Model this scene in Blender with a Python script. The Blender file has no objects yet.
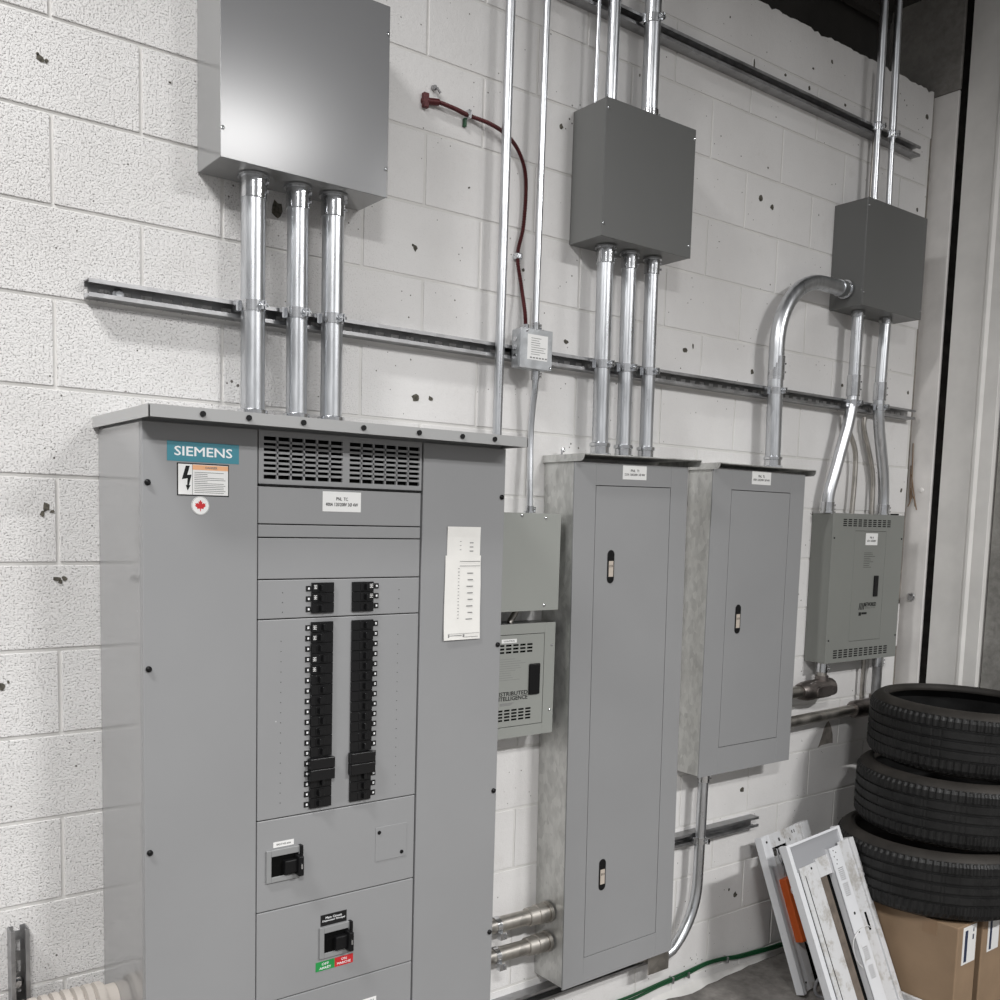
import bpy, math, random
from mathutils import Vector, Matrix
random.seed(7)
S = bpy.context.scene
COL = S.collection
H = 2.90                      # datum height above the floor; coordinates below are relative to the datum
PI = math.pi

# ------------------------------------------------------------------ materials
def new_mat(name):
    m = bpy.data.materials.new(name); m.use_nodes = True
    nt = m.node_tree
    return m, nt, nt.nodes['Principled BSDF']

def N(nt, kind, **kw):
    n = nt.nodes.new(kind)
    for k, v in kw.items():
        if k in n.inputs.keys(): n.inputs[k].default_value = v
        else: setattr(n, k, v)
    return n

def coords(nt, scale=(1, 1, 1), kind='Object'):
    tc = nt.nodes.new('ShaderNodeTexCoord'); mp = nt.nodes.new('ShaderNodeMapping')
    mp.inputs['Scale'].default_value = scale
    nt.links.new(tc.outputs[kind], mp.inputs['Vector'])
    return mp.outputs['Vector']

def ramp(nt, fac, stops):
    r = nt.nodes.new('ShaderNodeValToRGB')
    while len(r.color_ramp.elements) < len(stops): r.color_ramp.elements.new(0.5)
    for e, (p, c) in zip(r.color_ramp.elements, stops):
        e.position = p; e.color = tuple(c) + (1,) if len(c) == 3 else c
    nt.links.new(fac, r.inputs['Fac'])
    return r.outputs['Color']

def mixc(nt, fac, a, b, mode='MIX'):
    m = nt.nodes.new('ShaderNodeMix'); m.data_type = 'RGBA'; m.blend_type = mode
    for sock, v in ((m.inputs['Factor'], fac), (m.inputs['A'], a), (m.inputs['B'], b)):
        pass
    ins = [i for i in m.inputs if i.enabled]
    fs, as_, bs = ins[0], ins[1], ins[2]
    for sock, v in ((fs, fac), (as_, a), (bs, b)):
        if hasattr(v, 'is_linked') or hasattr(v, 'links'): nt.links.new(v, sock)
        else: sock.default_value = v if not isinstance(v, tuple) else (tuple(v) + (1,) if len(v) == 3 else v)
    return [o for o in m.outputs if o.enabled][0]

def bump(nt, bsdf, height, strength=0.3, dist=0.002, prev=None):
    b = nt.nodes.new('ShaderNodeBump'); b.inputs['Strength'].default_value = strength
    b.inputs['Distance'].default_value = dist
    nt.links.new(height, b.inputs['Height'])
    if prev: nt.links.new(prev, b.inputs['Normal'])
    nt.links.new(b.outputs['Normal'], bsdf.inputs['Normal'])
    return b.outputs['Normal']

def noise(nt, vec, scale, detail=4, rough=0.55):
    n = nt.nodes.new('ShaderNodeTexNoise'); n.inputs['Scale'].default_value = scale
    n.inputs['Detail'].default_value = detail; n.inputs['Roughness'].default_value = rough
    nt.links.new(vec, n.inputs['Vector'])
    return n.outputs['Fac']

def plain(name, col, rough=0.5, metal=0.0, var=0.0, vscale=6, bumpy=0, bscale=80, spec=0.5):
    m, nt, b = new_mat(name)
    b.inputs['Roughness'].default_value = rough; b.inputs['Metallic'].default_value = metal
    b.inputs['Specular IOR Level'].default_value = spec
    b.inputs['Base Color'].default_value = tuple(col) + (1,)
    v = coords(nt)
    if var:
        n = noise(nt, v, vscale)
        lo = tuple(c * (1 - var) for c in col); hi = tuple(min(1, c * (1 + var)) for c in col)
        nt.links.new(ramp(nt, n, [(0.3, lo), (0.7, hi)]), b.inputs['Base Color'])
    if bumpy:
        bump(nt, b, noise(nt, v, bscale, 3), bumpy, 0.001)
    return m

def wall_paint():
    m, nt, b = new_mat('painted_block')
    v = coords(nt)
    sep = nt.nodes.new('ShaderNodeSeparateXYZ'); nt.links.new(v, sep.inputs[0])
    # the blocks at the left are coarse, those to the right are filled smooth by thicker paint
    mr = N(nt, 'ShaderNodeMapRange'); nt.links.new(sep.outputs['X'], mr.inputs['Value'])
    mr.inputs['From Min'].default_value = 0.1; mr.inputs['From Max'].default_value = 0.75
    mr.inputs['To Min'].default_value = 1.0; mr.inputs['To Max'].default_value = 0.12
    big = noise(nt, v, 1.7, 5, 0.6)
    base = ramp(nt, big, [(0.3, (0.665, 0.652, 0.642)), (0.55, (0.735, 0.725, 0.716)), (0.75, (0.765, 0.758, 0.752))])
    # faint rusty and grey scuffs
    sc = noise(nt, v, 5.0, 6, 0.7)
    scf = ramp(nt, sc, [(0.60, (0, 0, 0)), (0.75, (1, 1, 1))])
    base = mixc(nt, N(nt, 'ShaderNodeMath', operation='MULTIPLY').outputs[0], base, base)
    mul = nt.nodes.new('ShaderNodeMath'); mul.operation = 'MULTIPLY'; mul.inputs[1].default_value = 0.34
    nt.links.new(scf, mul.inputs[0])
    base = mixc(nt, mul.outputs[0], base, (0.50, 0.47, 0.44))
    # sparse pin holes
    vo = nt.nodes.new('ShaderNodeTexVoronoi'); vo.inputs['Scale'].default_value = 42; nt.links.new(v, vo.inputs['Vector'])
    nn = noise(nt, v, 6, 3, 0.7)
    thr = ramp(nt, nn, [(0.46, (0, 0, 0)), (0.70, (0.17, 0.17, 0.17))])
    lt = nt.nodes.new('ShaderNodeMath'); lt.operation = 'LESS_THAN'
    nt.links.new(vo.outputs['Distance'], lt.inputs[0]); nt.links.new(thr, lt.inputs[1])
    base = mixc(nt, lt.outputs[0], base, (0.12, 0.11, 0.10))
    # open pores of the coarse blocks, their shadow painted in as dark specks
    po = noise(nt, v, 230, 2, 0.6)
    pof = ramp(nt, po, [(0.60, (0, 0, 0)), (0.66, (1, 1, 1))])
    pm = nt.nodes.new('ShaderNodeMath'); pm.operation = 'MULTIPLY'
    nt.links.new(pof, pm.inputs[0]); nt.links.new(mr.outputs[0], pm.inputs[1])
    pm2 = nt.nodes.new('ShaderNodeMath'); pm2.operation = 'MULTIPLY'; pm2.inputs[1].default_value = 0.85
    nt.links.new(pm.outputs[0], pm2.inputs[0])
    base = mixc(nt, pm2.outputs[0], base, (0.30, 0.29, 0.28))
    nt.links.new(base, b.inputs['Base Color'])
    b.inputs['Roughness'].default_value = 0.55
    b.inputs['Specular IOR Level'].default_value = 0.35
    h1 = ramp(nt, noise(nt, v, 230, 2, 0.6), [(0.50, (1, 1, 1)), (0.68, (0, 0, 0))])
    hm = nt.nodes.new('ShaderNodeMath'); hm.operation = 'MULTIPLY'
    nt.links.new(h1, hm.inputs[0]); nt.links.new(mr.outputs[0], hm.inputs[1])
    n1 = bump(nt, b, hm.outputs[0], 0.7, 0.003)
    h2 = noise(nt, v, 45, 4, 0.6)
    bump(nt, b, h2, 0.55, 0.0025, n1)
    return m

def galv(name, col=(0.72, 0.73, 0.75), rough=0.3, contrast=0.18, scale=30, metal=1.0, stretch=(1, 1, 1), bmp=0.08):
    m, nt, b = new_mat(name)
    v = coords(nt, stretch)
    vo = nt.nodes.new('ShaderNodeTexVoronoi'); vo.inputs['Scale'].default_value = scale; nt.links.new(v, vo.inputs['Vector'])
    n = noise(nt, v, scale * 0.3, 5, 0.6)
    mx = nt.nodes.new('ShaderNodeMath'); mx.operation = 'MULTIPLY_ADD'; mx.inputs[1].default_value = 0.35
    nt.links.new(vo.outputs['Color'], mx.inputs[0]); nt.links.new(n, mx.inputs[2])
    lo = tuple(c * (1 - contrast) for c in col); hi = tuple(min(1, c * (1 + contrast)) for c in col)
    nt.links.new(ramp(nt, mx.outputs[0], [(0.35, lo), (0.85, hi)]), b.inputs['Base Color'])
    rr = ramp(nt, n, [(0.3, (rough * .8,) * 3), (0.7, (min(1, rough * 1.35),) * 3)])
    nt.links.new(rr, b.inputs['Roughness'])
    b.inputs['Metallic'].default_value = metal
    bump(nt, b, n, bmp, 0.002)
    return m

def gray_paint(name, col, rough=0.38, spec=0.5, metal=0.0, coat=0.0):
    m, nt, b = new_mat(name)
    v = coords(nt)
    n = noise(nt, v, 2.2, 4, 0.5)
    lo = tuple(c * 0.96 for c in col); hi = tuple(c * 1.04 for c in col)
    c1 = ramp(nt, n, [(0.3, lo), (0.7, hi)])
    vo = nt.nodes.new('ShaderNodeTexVoronoi'); vo.inputs['Scale'].default_value = 7; nt.links.new(v, vo.inputs['Vector'])
    lt = nt.nodes.new('ShaderNodeMath'); lt.operation = 'LESS_THAN'; lt.inputs[1].default_value = 0.012
    nt.links.new(vo.outputs['Distance'], lt.inputs[0])
    nt.links.new(mixc(nt, lt.outputs[0], c1, tuple(min(1, c * 1.8) for c in col)), b.inputs['Base Color'])
    b.inputs['Roughness'].default_value = rough; b.inputs['Specular IOR Level'].default_value = spec
    b.inputs['Metallic'].default_value = metal
    b.inputs['Coat Weight'].default_value = coat; b.inputs['Coat Roughness'].default_value = 0.10; b.inputs['Coat IOR'].default_value = 1.7
    bump(nt, b, noise(nt, v, 3.0, 2), 0.03, 0.01)
    return m

def worn_white(name, col=(0.58, 0.585, 0.595), wear=(0.40, 0.385, 0.365), amt=0.56):
    m, nt, b = new_mat(name)
    v = coords(nt)
    n = noise(nt, v, 16, 8, 0.75)
    f = ramp(nt, n, [(amt - 0.06, (0, 0, 0)), (amt + 0.06, (1, 1, 1))])
    nt.links.new(mixc(nt, f, col, wear), b.inputs['Base Color'])
    b.inputs['Roughness'].default_value = 0.45
    return m

def concrete(name, a, bcol, scale=3):
    m, nt, b = new_mat(name)
    v = coords(nt)
    n = noise(nt, v, scale, 8, 0.7)
    n2 = noise(nt, v, scale * 12, 4, 0.6)
    ad = nt.nodes.new('ShaderNodeMath'); ad.operation = 'MULTIPLY_ADD'; ad.inputs[1].default_value = 0.35
    nt.links.new(n2, ad.inputs[0]); nt.links.new(n, ad.inputs[2])
    nt.links.new(ramp(nt, ad.outputs[0], [(0.45, a), (0.85, bcol)]), b.inputs['Base Color'])
    b.inputs['Roughness'].default_value = 0.8
    bump(nt, b, n2, 0.4, 0.004)
    return m

M = {}
M['wall'] = wall_paint()
M['mortar'] = plain('painted_mortar', (0.66, 0.65, 0.63), 0.7, var=0.08, bumpy=0.4)
M['chip'] = plain('chipped_hole', (0.085, 0.078, 0.062), 0.9, var=0.6, vscale=120, bumpy=0.6)
M['rawblock'] = plain('raw_block', (0.22, 0.20, 0.18), 0.9, var=0.3, vscale=30, bumpy=0.6)
M['gray'] = gray_paint('cabinet_grey_paint', (0.278, 0.281, 0.286))
M['gray_side'] = gray_paint('cabinet_grey_sheet', (0.25, 0.252, 0.255), 0.3, 0.6, coat=1.0)
M['gray_mid'] = gray_paint('cabinet_grey_light', (0.26, 0.264, 0.266))
M['gray_dark'] = gray_paint('box_grey_paint', (0.125, 0.127, 0.124), 0.36, 0.5)
M['gray_cap'] = gray_paint('cap_grey_sheet', (0.36, 0.362, 0.36), 0.3, 0.6, coat=0.4)
M['gray_lit_side'] = gray_paint('box_grey_lit_side', (0.17, 0.172, 0.168), 0.36, 0.5)  # lighter copy of the box grey; light on the sides put into the colour
M['gray_body'] = gray_paint('box_grey_sheet', (0.22, 0.222, 0.222), 0.28, 0.7, coat=0.8)
M['gray_glossy'] = gray_paint('box_grey_satin', (0.175, 0.177, 0.182), 0.20, 0.42)
M['gray_olive'] = gray_paint('panel_olive_grey_paint', (0.215, 0.222, 0.207), 0.45)
M['gray_warm'] = gray_paint('box_warm_grey_paint', (0.30, 0.31, 0.29), 0.4)
M['pipe'] = galv('galvanised_conduit', (0.60, 0.615, 0.635), 0.31, 0.16, 90, stretch=(1, 1, .12), bmp=0.02)
M['fitting'] = galv('zinc_fitting', (0.62, 0.63, 0.645), 0.16, 0.12, 60)
M['iron'] = galv('dark_cast_iron', (0.20, 0.18, 0.17), 0.42, 0.3, 35)
M['strut'] = galv('strut_steel', (0.36, 0.36, 0.365), 0.42, 0.2, 40)
M['old_pipe'] = galv('dull_conduit', (0.42, 0.40, 0.37), 0.38, 0.25, 35)
M['sheet'] = galv('galvanised_sheet', (0.58, 0.582, 0.565), 0.42, 0.22, 75, metal=0.75, stretch=(1, 1, .5))
M['zinc'] = galv('zinc_box', (0.46, 0.475, 0.49), 0.35, 0.15, 60, metal=0.7)
M['black'] = plain('black_plastic', (0.006, 0.006, 0.0065), 0.4, spec=0.25)
M['black2'] = plain('black_breaker', (0.008, 0.008, 0.0085), 0.28, spec=0.3)
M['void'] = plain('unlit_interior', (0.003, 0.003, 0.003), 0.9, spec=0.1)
M['label'] = plain('white_label', (0.80, 0.80, 0.79), 0.5)
M['ink'] = plain('print_ink', (0.012, 0.012, 0.012), 0.6, spec=0.2)
M['greyink'] = plain('faded_ink', (0.22, 0.22, 0.22), 0.6)
M['teal'] = plain('teal_label', (0.045, 0.235, 0.30), 0.4)
M['white'] = plain('white_print', (0.85, 0.86, 0.87), 0.4)
M['orange'] = plain('orange_paint', (0.62, 0.12, 0.025), 0.35, var=0.05)
M['peach'] = plain('orange_label_band', (0.80, 0.42, 0.22), 0.5)
M['redlbl'] = plain('red_label', (0.55, 0.02, 0.025), 0.4)
M['greenlbl'] = plain('green_label', (0.015, 0.27, 0.06), 0.4)
M['paper'] = plain('paper', (0.78, 0.77, 0.74), 0.8, var=0.03, vscale=20)
M['redcable'] = plain('red_armour', (0.085, 0.014, 0.016), 0.4, metal=0.3, var=0.4, vscale=200)
M['green'] = plain('green_insulation', (0.006, 0.062, 0.022), 0.35)
M['rubber'] = plain('tyre_rubber', (0.0095, 0.0095, 0.0095), 0.5, var=0.45, vscale=14, bumpy=0.4, bscale=120, spec=0.35)
M['rubber_dust'] = plain('dusty_rubber', (0.026, 0.023, 0.020), 0.65, var=0.55, vscale=6, spec=0.3)
M['card'] = plain('cardboard', (0.27, 0.185, 0.115), 0.8, var=0.08, vscale=9, bumpy=0.1)
M['tape'] = plain('packing_tape', (0.24, 0.155, 0.09), 0.3)
M['blue'] = plain('blue_bar', (0.02, 0.03, 0.07), 0.5)
M['fix'] = worn_white('scuffed_white_enamel')
M['fix_clean'] = worn_white('clean_white_enamel', (0.66, 0.67, 0.69), (0.42, 0.41, 0.40), 0.66)
M['fix_grey'] = plain('grey_lining', (0.30, 0.305, 0.32), 0.5)
M['fix_brown'] = plain('brown_glue_channel', (0.13, 0.105, 0.085), 0.7, var=0.3, vscale=25)
M['wire'] = plain('grey_wire', (0.25, 0.25, 0.26), 0.4)
M['whitewire'] = plain('white_wire', (0.7, 0.7, 0.7), 0.4)
M['beige'] = plain('beige_duct', (0.42, 0.385, 0.35), 0.7, var=0.1)
M['floor'] = concrete('stained_concrete', (0.06, 0.055, 0.05), (0.25, 0.235, 0.22), 2.5)
M['conc'] = concrete('raw_concrete', (0.13, 0.125, 0.115), (0.34, 0.33, 0.31), 4)
M['conc_dark'] = concrete('old_concrete', (0.15, 0.142, 0.132), (0.33, 0.315, 0.295), 4)
M['deck'] = plain('deck_and_plenum_dark', (0.055, 0.052, 0.048), 0.8, var=0.2)
M['gapfill'] = plain('unlit_gap', (0.012, 0.011, 0.010), 0.9, var=0.6, vscale=20, spec=0.1)
M['panelwhite'] = plain('painted_steel_column', (0.74, 0.725, 0.70), 0.5, var=0.08, vscale=5, bumpy=0.15, bscale=12)
M['panelwhite2'] = plain('painted_steel_strip', (0.74, 0.72, 0.70), 0.5, var=0.10, vscale=6, bumpy=0.2, bscale=12)
M['twine'] = plain('brown_twine', (0.22, 0.15, 0.10), 0.9)
M['beigelatch'] = plain('beige_latch', (0.50, 0.44, 0.38), 0.4)
M['hood_under'] = M['gray']

# ------------------------------------------------------------------ mesh builder
class MB:
    def __init__(s): s.v = []; s.f = []; s.sm = []
    def add(s, vs, fs, smooth=False):
        o = len(s.v); s.v += [tuple(p) for p in vs]
        for f in fs: s.f.append([i + o for i in f]); s.sm.append(smooth)
        return s
    def box(s, x0, x1, y0, y1, z0, z1):
        x0, x1 = min(x0, x1), max(x0, x1); y0, y1 = min(y0, y1), max(y0, y1); z0, z1 = min(z0, z1), max(z0, z1)
        vs = [(x, y, z) for x in (x0, x1) for y in (y0, y1) for z in (z0, z1)]
        fs = [(0, 1, 3, 2), (4, 6, 7, 5), (0, 4, 5, 1), (2, 3, 7, 6), (0, 2, 6, 4), (1, 5, 7, 3)]
        return s.add(vs, fs)
    def tube(s, pts, r, seg=20, caps=True, smooth=True, radii=None):
        pts = [Vector(p) for p in pts]; n = len(pts)
        T = []
        for i in range(n):
            a = pts[max(0, i - 1)]; b = pts[min(n - 1, i + 1)]
            T.append((b - a).normalized())
        u = T[0].orthogonal().normalized()
        vs = []
        for i in range(n):
            u = (u - T[i] * u.dot(T[i])).normalized(); w = T[i].cross(u)
            rr = radii[i] if radii else r
            for k in range(seg):
                a = 2 * PI * k / seg
                vs.append(pts[i] + (u * math.cos(a) + w * math.sin(a)) * rr)
        fs = []
        for i in range(n - 1):
            for k in range(seg):
                k2 = (k + 1) % seg
                fs.append((i * seg + k, i * seg + k2, (i + 1) * seg + k2, (i + 1) * seg + k))
        o = len(s.v); s.add(vs, fs, smooth)
        if caps:
            s.f.append([o + k for k in reversed(range(seg))]); s.sm.append(False)
            s.f.append([o + (n - 1) * seg + k for k in range(seg)]); s.sm.append(False)
        return s
    def cyl(s, a, b, r, seg=20, r2=None):
        return s.tube([a, b], r, seg, radii=[r, r2 if r2 else r])
    def prism(s, poly, y0, y1):
        """polygon in XZ (counter-clockwise seen from the front, -Y) extruded from y0 (front) to y1 (back)"""
        n = len(poly)
        vs = [(x, y0, z) for x, z in poly] + [(x, y1, z) for x, z in poly]
        fs = [list(range(n)), list(reversed(range(n, 2 * n)))]
        for i in range(n):
            j = (i + 1) % n; fs.append((j, i, n + i, n + j))
        return s.add(vs, fs)
    def lathe(s, prof, c, seg=64, fn=None, smooth=True, closed=True):
        """profile [(r, z)] turned about the vertical axis through c"""
        m = len(prof); vs = []
        for i in range(seg):
            a = 2 * PI * i / seg
            for j, (r, z) in enumerate(prof):
                if fn: r = fn(i, j, r)
                vs.append((c[0] + r * math.cos(a), c[1] + r * math.sin(a), c[2] + z))
        fs = []
        for i in range(seg):
            i2 = (i + 1) % seg
            for j in range(m if closed else m - 1):
                j2 = (j + 1) % m
                fs.append((i * m + j, i2 * m + j, i2 * m + j2, i * m + j2))
        return s.add(vs, fs, smooth)
    def obround(s, cx, cz, w, h, y0, y1, n=10):
        r = w / 2; p = []
        for k in range(n + 1):
            a = PI + PI * k / n; p.append((cx + r * math.cos(a), cz - h / 2 + r + r * math.sin(a)))
        for k in range(n + 1):
            a = PI * k / n; p.append((cx + r * math.cos(a), cz + h / 2 - r + r * math.sin(a)))
        return s.prism(p, y0, y1)
    def frame(s, x0, x1, z0, z1, a0, a1, b0, b1, y0, y1):
        s.box(x0, a0, y0, y1, z0, z1); s.box(a1, x1, y0, y1, z0, z1)
        s.box(a0, a1, y0, y1, z0, b0); s.box(a0, a1, y0, y1, b1, z1)
        return s

def up(p): return (p[0], p[1], p[2] + H)

def org(parent):
    o = Vector((0, 0, 0)); q = parent
    while q is not None:
        o = o + q.location; q = q.parent
    return o

def obj(name, mb, mat, parent=None, bevel=0.0, segs=2, label=None, xf=None):
    me = bpy.data.meshes.new(name)
    O = org(parent)
    vs = []
    for p in mb.v:
        q = Vector(p)
        if xf is not None: q = xf @ q
        q = Vector((q.x, q.y, q.z + H)) - O
        vs.append(q)
    me.from_pydata(vs, [], mb.f); me.update()
    import bmesh
    bm = bmesh.new(); bm.from_mesh(me)
    bmesh.ops.recalc_face_normals(bm, faces=bm.faces); bm.to_mesh(me); bm.free()
    for p, sm in zip(me.polygons, mb.sm): p.use_smooth = sm
    if any(mb.sm): me.set_sharp_from_angle(angle=math.radians(40))
    me.materials.append(mat)
    o = bpy.data.objects.new(name, me); COL.objects.link(o)
    if parent is not None: o.parent = parent
    if bevel:
        b = o.modifiers.new('bevel', 'BEVEL'); b.width = bevel; b.segments = segs; b.limit_method = 'ANGLE'; b.angle_limit = math.radians(50)
    if label: o['label'] = label
    return o

def thing(name, label, cat, loc, group=None):
    o = bpy.data.objects.new(name, None); COL.objects.link(o)
    o.empty_display_size = 0.05
    o.location = up(loc); o['label'] = label; o['category'] = cat
    if group: o['group'] = group
    return o

def tag(o, label, cat, group=None):
    o['label'] = label; o['category'] = cat
    if group: o['group'] = group
    return o

def struct(o): o['kind'] = 'structure'; return o

def text_mb(txt, cx, cz, size, y, bold=0.0, xs=1.0, align='CENTER', th=0.0003, vcenter=True, target_w=None):
    """lettering as a mesh lying in the XZ plane at depth y, facing the room"""
    cu = bpy.data.curves.new('t', 'FONT'); cu.body = txt; cu.size = 1.0
    cu.align_x = align; cu.resolution_u = 2; cu.space_line = 0.95
    to = bpy.data.objects.new('t', cu)
    COL.objects.link(to)
    bpy.context.view_layer.update()
    me = bpy.data.meshes.new_from_object(to.evaluated_get(bpy.context.evaluated_depsgraph_get()))
    mb = MB()
    xs_ = [v.co.x for v in me.vertices]; ys_ = [v.co.y for v in me.vertices]
    w = max(xs_) - min(xs_); h = max(ys_) - min(ys_)
    mx = (max(xs_) + min(xs_)) / 2; my = (max(ys_) + min(ys_)) / 2
    sc = size / h; sx = (target_w / w) if target_w else sc * xs
    if align != 'CENTER': mx = min(xs_)
    fs = [list(p.vertices) for p in me.polygons]
    for q, dxy in enumerate(((0, 0),) if not bold else ((0, 0), (1, 0), (-1, 0), (0, 1), (0, -1))):
        ox, oz = dxy[0] * bold * size * 3, dxy[1] * bold * size * 2
        mb.add([(cx + (v.co.x - mx) * sx + ox, y - q * 0.00004, cz + (v.co.y - my) * sc + oz) for v in me.vertices], fs)
    COL.objects.unlink(to); bpy.data.objects.remove(to); bpy.data.curves.remove(cu); bpy.data.meshes.remove(me)
    return mb

def merge(*mbs):
    r = MB()
    for m in mbs: r.add(m.v, m.f); r.sm[-len(m.f):] = m.sm if m.f else []
    return r

def smooth_path(pts, n=8):
    P = [Vector(p) for p in pts]; P = [P[0] * 2 - P[1]] + P + [P[-1] * 2 - P[-2]]
    out = []
    for i in range(1, len(P) - 2):
        for k in range(n):
            t = k / n; a, b, c, d = P[i - 1], P[i], P[i + 1], P[i + 2]
            out.append(0.5 * ((2 * b) + (c - a) * t + (2 * a - 5 * b + 4 * c - d) * t * t + (3 * b - a - 3 * c + d) * t ** 3))
    out.append(P[-2]); return out

# ------------------------------------------------------------------ the setting
BK, BC = 0.4064, 0.2032
def build_wall():
    w = MB(); j = 0.0045
    tp = []
    q = 3.475
    while q > -2.05:
        tp.append((q, 0.810 - abs(random.gauss(0, 0.004)) - (0.010 if random.random() < 0.06 else 0))); q -= 0.022
    w.prism([(-2.05, 3 * BC + j), (3.475, 3 * BC + j)] + tp + [(-2.05, 0.806)], 0, 0.18)
    for k in range(-3, 15):
        z1 = -k * BC; z0 = z1 - BC
        if k == 14: z0 = -H
        off = 0.0 if k % 2 == 0 else BC
        n = -5
        while True:
            x0 = n * BK + off; x1 = x0 + BK; n += 1
            if x0 > 3.47: break
            a0, a1 = x0 + j, x1 - j
            if a1 > 3.46: a1 = 3.474 + random.uniform(-0.016, 0.008)
            if a0 > a1 - 0.02: continue
            top = z1 - j
            if k == -1 and a1 > 3.4:
                # broken corner block
                w.prism([(a0, z0 + j), (3.455, z0 + j), (3.44, z0 + 0.05), (3.452, z0 + 0.09), (3.43, z0 + 0.13), (3.468, z0 + 0.165), (3.475, top), (a0, top)], 0, 0.18)
            else:
                w.box(a0, a1, 0, 0.18, z0 + j, top)
    o = obj('wall_back', w, M['wall'], bevel=0.0028)
    struct(o)
    mo = MB().box(-2.1, 0.55, 0.0040, 0.17, -H, 0.795).box(0.55, 3.47, 0.0022, 0.17, -H, 0.795)
    # one shared origin, so the joints are a part of the wall
    obj('mortar', mo, M['mortar'], o)
    rb = MB().box(3.462, 3.5, 0.012, 0.17, -H, 0.80)
    obj('ragged_joint', rb, M['rawblock'], o)
    # plugs and chips in the paint
    chips = [(-.226, -.094, .010, .009), (-.212, -.097, .005, .005), (-.231, -.086, .005, .004), (.353, -.306, .015, .026), (.783, -.325, .008, .010), (.776, -.318, .005, .004),
             (.794, -.745, .014, .011), (.848, -.742, .009, .008), (1.322, .138, .008, .011), (1.374, -.515, .010, .009), (2.325, .129, .013, .015), (2.393, .110, .011, .013), (2.245, .585, .004, .022),
             (2.718, .722, .008, .008), (2.429, .595, .008, .005), (2.581, .588, .007, .009), (3.429, .694, .012, .016), (2.821, .588, .009, .006), (1.944, -.473, .012, .012), (1.985, -.455, .004, .012),
             (2.326, -.508, .010, .010), (3.427, -.483, .008, .010), (3.425, -.915, .008, .014), (2.402, -2.143, .012, .011), (2.393, -2.576, .014, .015), (2.352, -2.545, .006, .006),
             (-.228, -1.088, .010, .012), (-.238, -1.102, .005, .009), (-.215, -1.098, .007, .004), (-.209, -1.255, .011, .005), (-.190, -1.254, .007, .006), (-.200, -1.262, .005, .007), (-.332, -1.500, .010, .010), (-.318, -1.492, .004, .004),
             (1.185, -.320, .006, .006), (.07, -.066, .004, .003), (1.857, .543, .005, .005), (1.66, .385, .003, .006), (2.357, .244, .004, .004), (2.92, -.50, .009, .010), (1.12, .145, .004, .004), (3.40, .30, .007, .012), (2.60, .665, .006, .005), (3.05, .72, .006, .008), (2.10, .70, .004, .004), (.97, -.12, .004, .003)]
    for (x, z, a, c) in chips:
        m = MB(); p = []
        for q in range(9):
            t = 2 * PI * q / 9; rr = random.uniform(0.6, 1.15)
            p.append((x + a * rr * math.cos(t), z + c * rr * math.sin(t)))
        m.prism(p, -0.0012, 0.004)
        obj('paint_chip', m, M['chip'], o)
    # triangular patch of bare block beside the tyres
    m = MB().prism([(2.905, -2.030), (2.925, -2.022), (2.990, -2.020), (3.012, -2.022), (3.008, -1.985), (2.996, -1.955), (2.984, -1.935), (2.972, -1.922), (2.958, -1.928), (2.940, -1.950), (2.928, -1.985)], -0.0012, 0.004)
    obj('bare_patch', m, M['rawblock'], o)
    return o
wall = build_wall()

fl = MB(); nx, ny = 60, 40
x0, x1, y0, y1 = -3.0, 5.5, -5.0, 0.2
vs = [(x0 + (x1 - x0) * i / nx, y0 + (y1 - y0) * k / ny, -H) for i in range(nx + 1) for k in range(ny + 1)]
fl.add(vs, [(i * (ny + 1) + k, (i + 1) * (ny + 1) + k, (i + 1) * (ny + 1) + k + 1, i * (ny + 1) + k + 1) for i in range(nx) for k in range(ny)])
struct(obj('floor', fl, M['floor']))

# ragged foot of the wall: paint and mortar that ran out onto the floor
cb = MB(); n = 90
top = []; 
for i in range(n + 1):
    x = -2.0 + (3.0 + 2.0) * i / n
    d = 0.028 + 0.018 * math.sin(x * 9) + random.uniform(-0.008, 0.010)
    if x > 2.2: d *= 0.45
    top.append((x, max(0.006, d)))
for i in range(n):
    (a, da), (b, db) = top[i], top[i + 1]
    cb.add([(a, 0.003, -H), (b, 0.003, -H), (b, -db, -H + .002), (a, -da, -H + .002), (a, 0.003, -H + .022), (b, 0.003, -H + .022)],
           [(3, 2, 5, 4), (0, 1, 2, 3)])
struct(obj('baseboard_back', cb, M['mortar']))

# side wall: painted strip, dark strip for unlit gap, ribbed painted panel, then bare concrete
s1 = MB().box(3.50, 3.52, -0.098, 0.03, -H, 0.795)
struct(obj('wall_right', s1, M['panelwhite2'], bevel=0.004))
gp = MB().box(3.513, 3.62, -0.150, -0.090, -H, 2.0)
struct(obj('trim_1', gp, M['gapfill']))
pn = MB()
prof = [(-0.134, 3.503), (-0.262, 3.503), (-0.274, 3.493), (-0.284, 3.493), (-0.296, 3.503), (-0.352, 3.503), (-0.352, 3.56), (-0.134, 3.56)]
vsn = [(x, y, -H) for y, x in prof] + [(x, y, 1.9) for y, x in prof]
k = len(prof)
pn.add(vsn, [list(range(k)), list(reversed(range(k, 2 * k)))] + [(i, (i + 1) % k, k + (i + 1) % k, k + i) for i in range(k)])
struct(obj('trim_2', pn, M['panelwhite'], bevel=0.002))
cw = MB().box(3.53, 3.75, -3.2, -0.362, -H, 1.9)
struct(obj('wall_side', cw, M['conc']))
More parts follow.
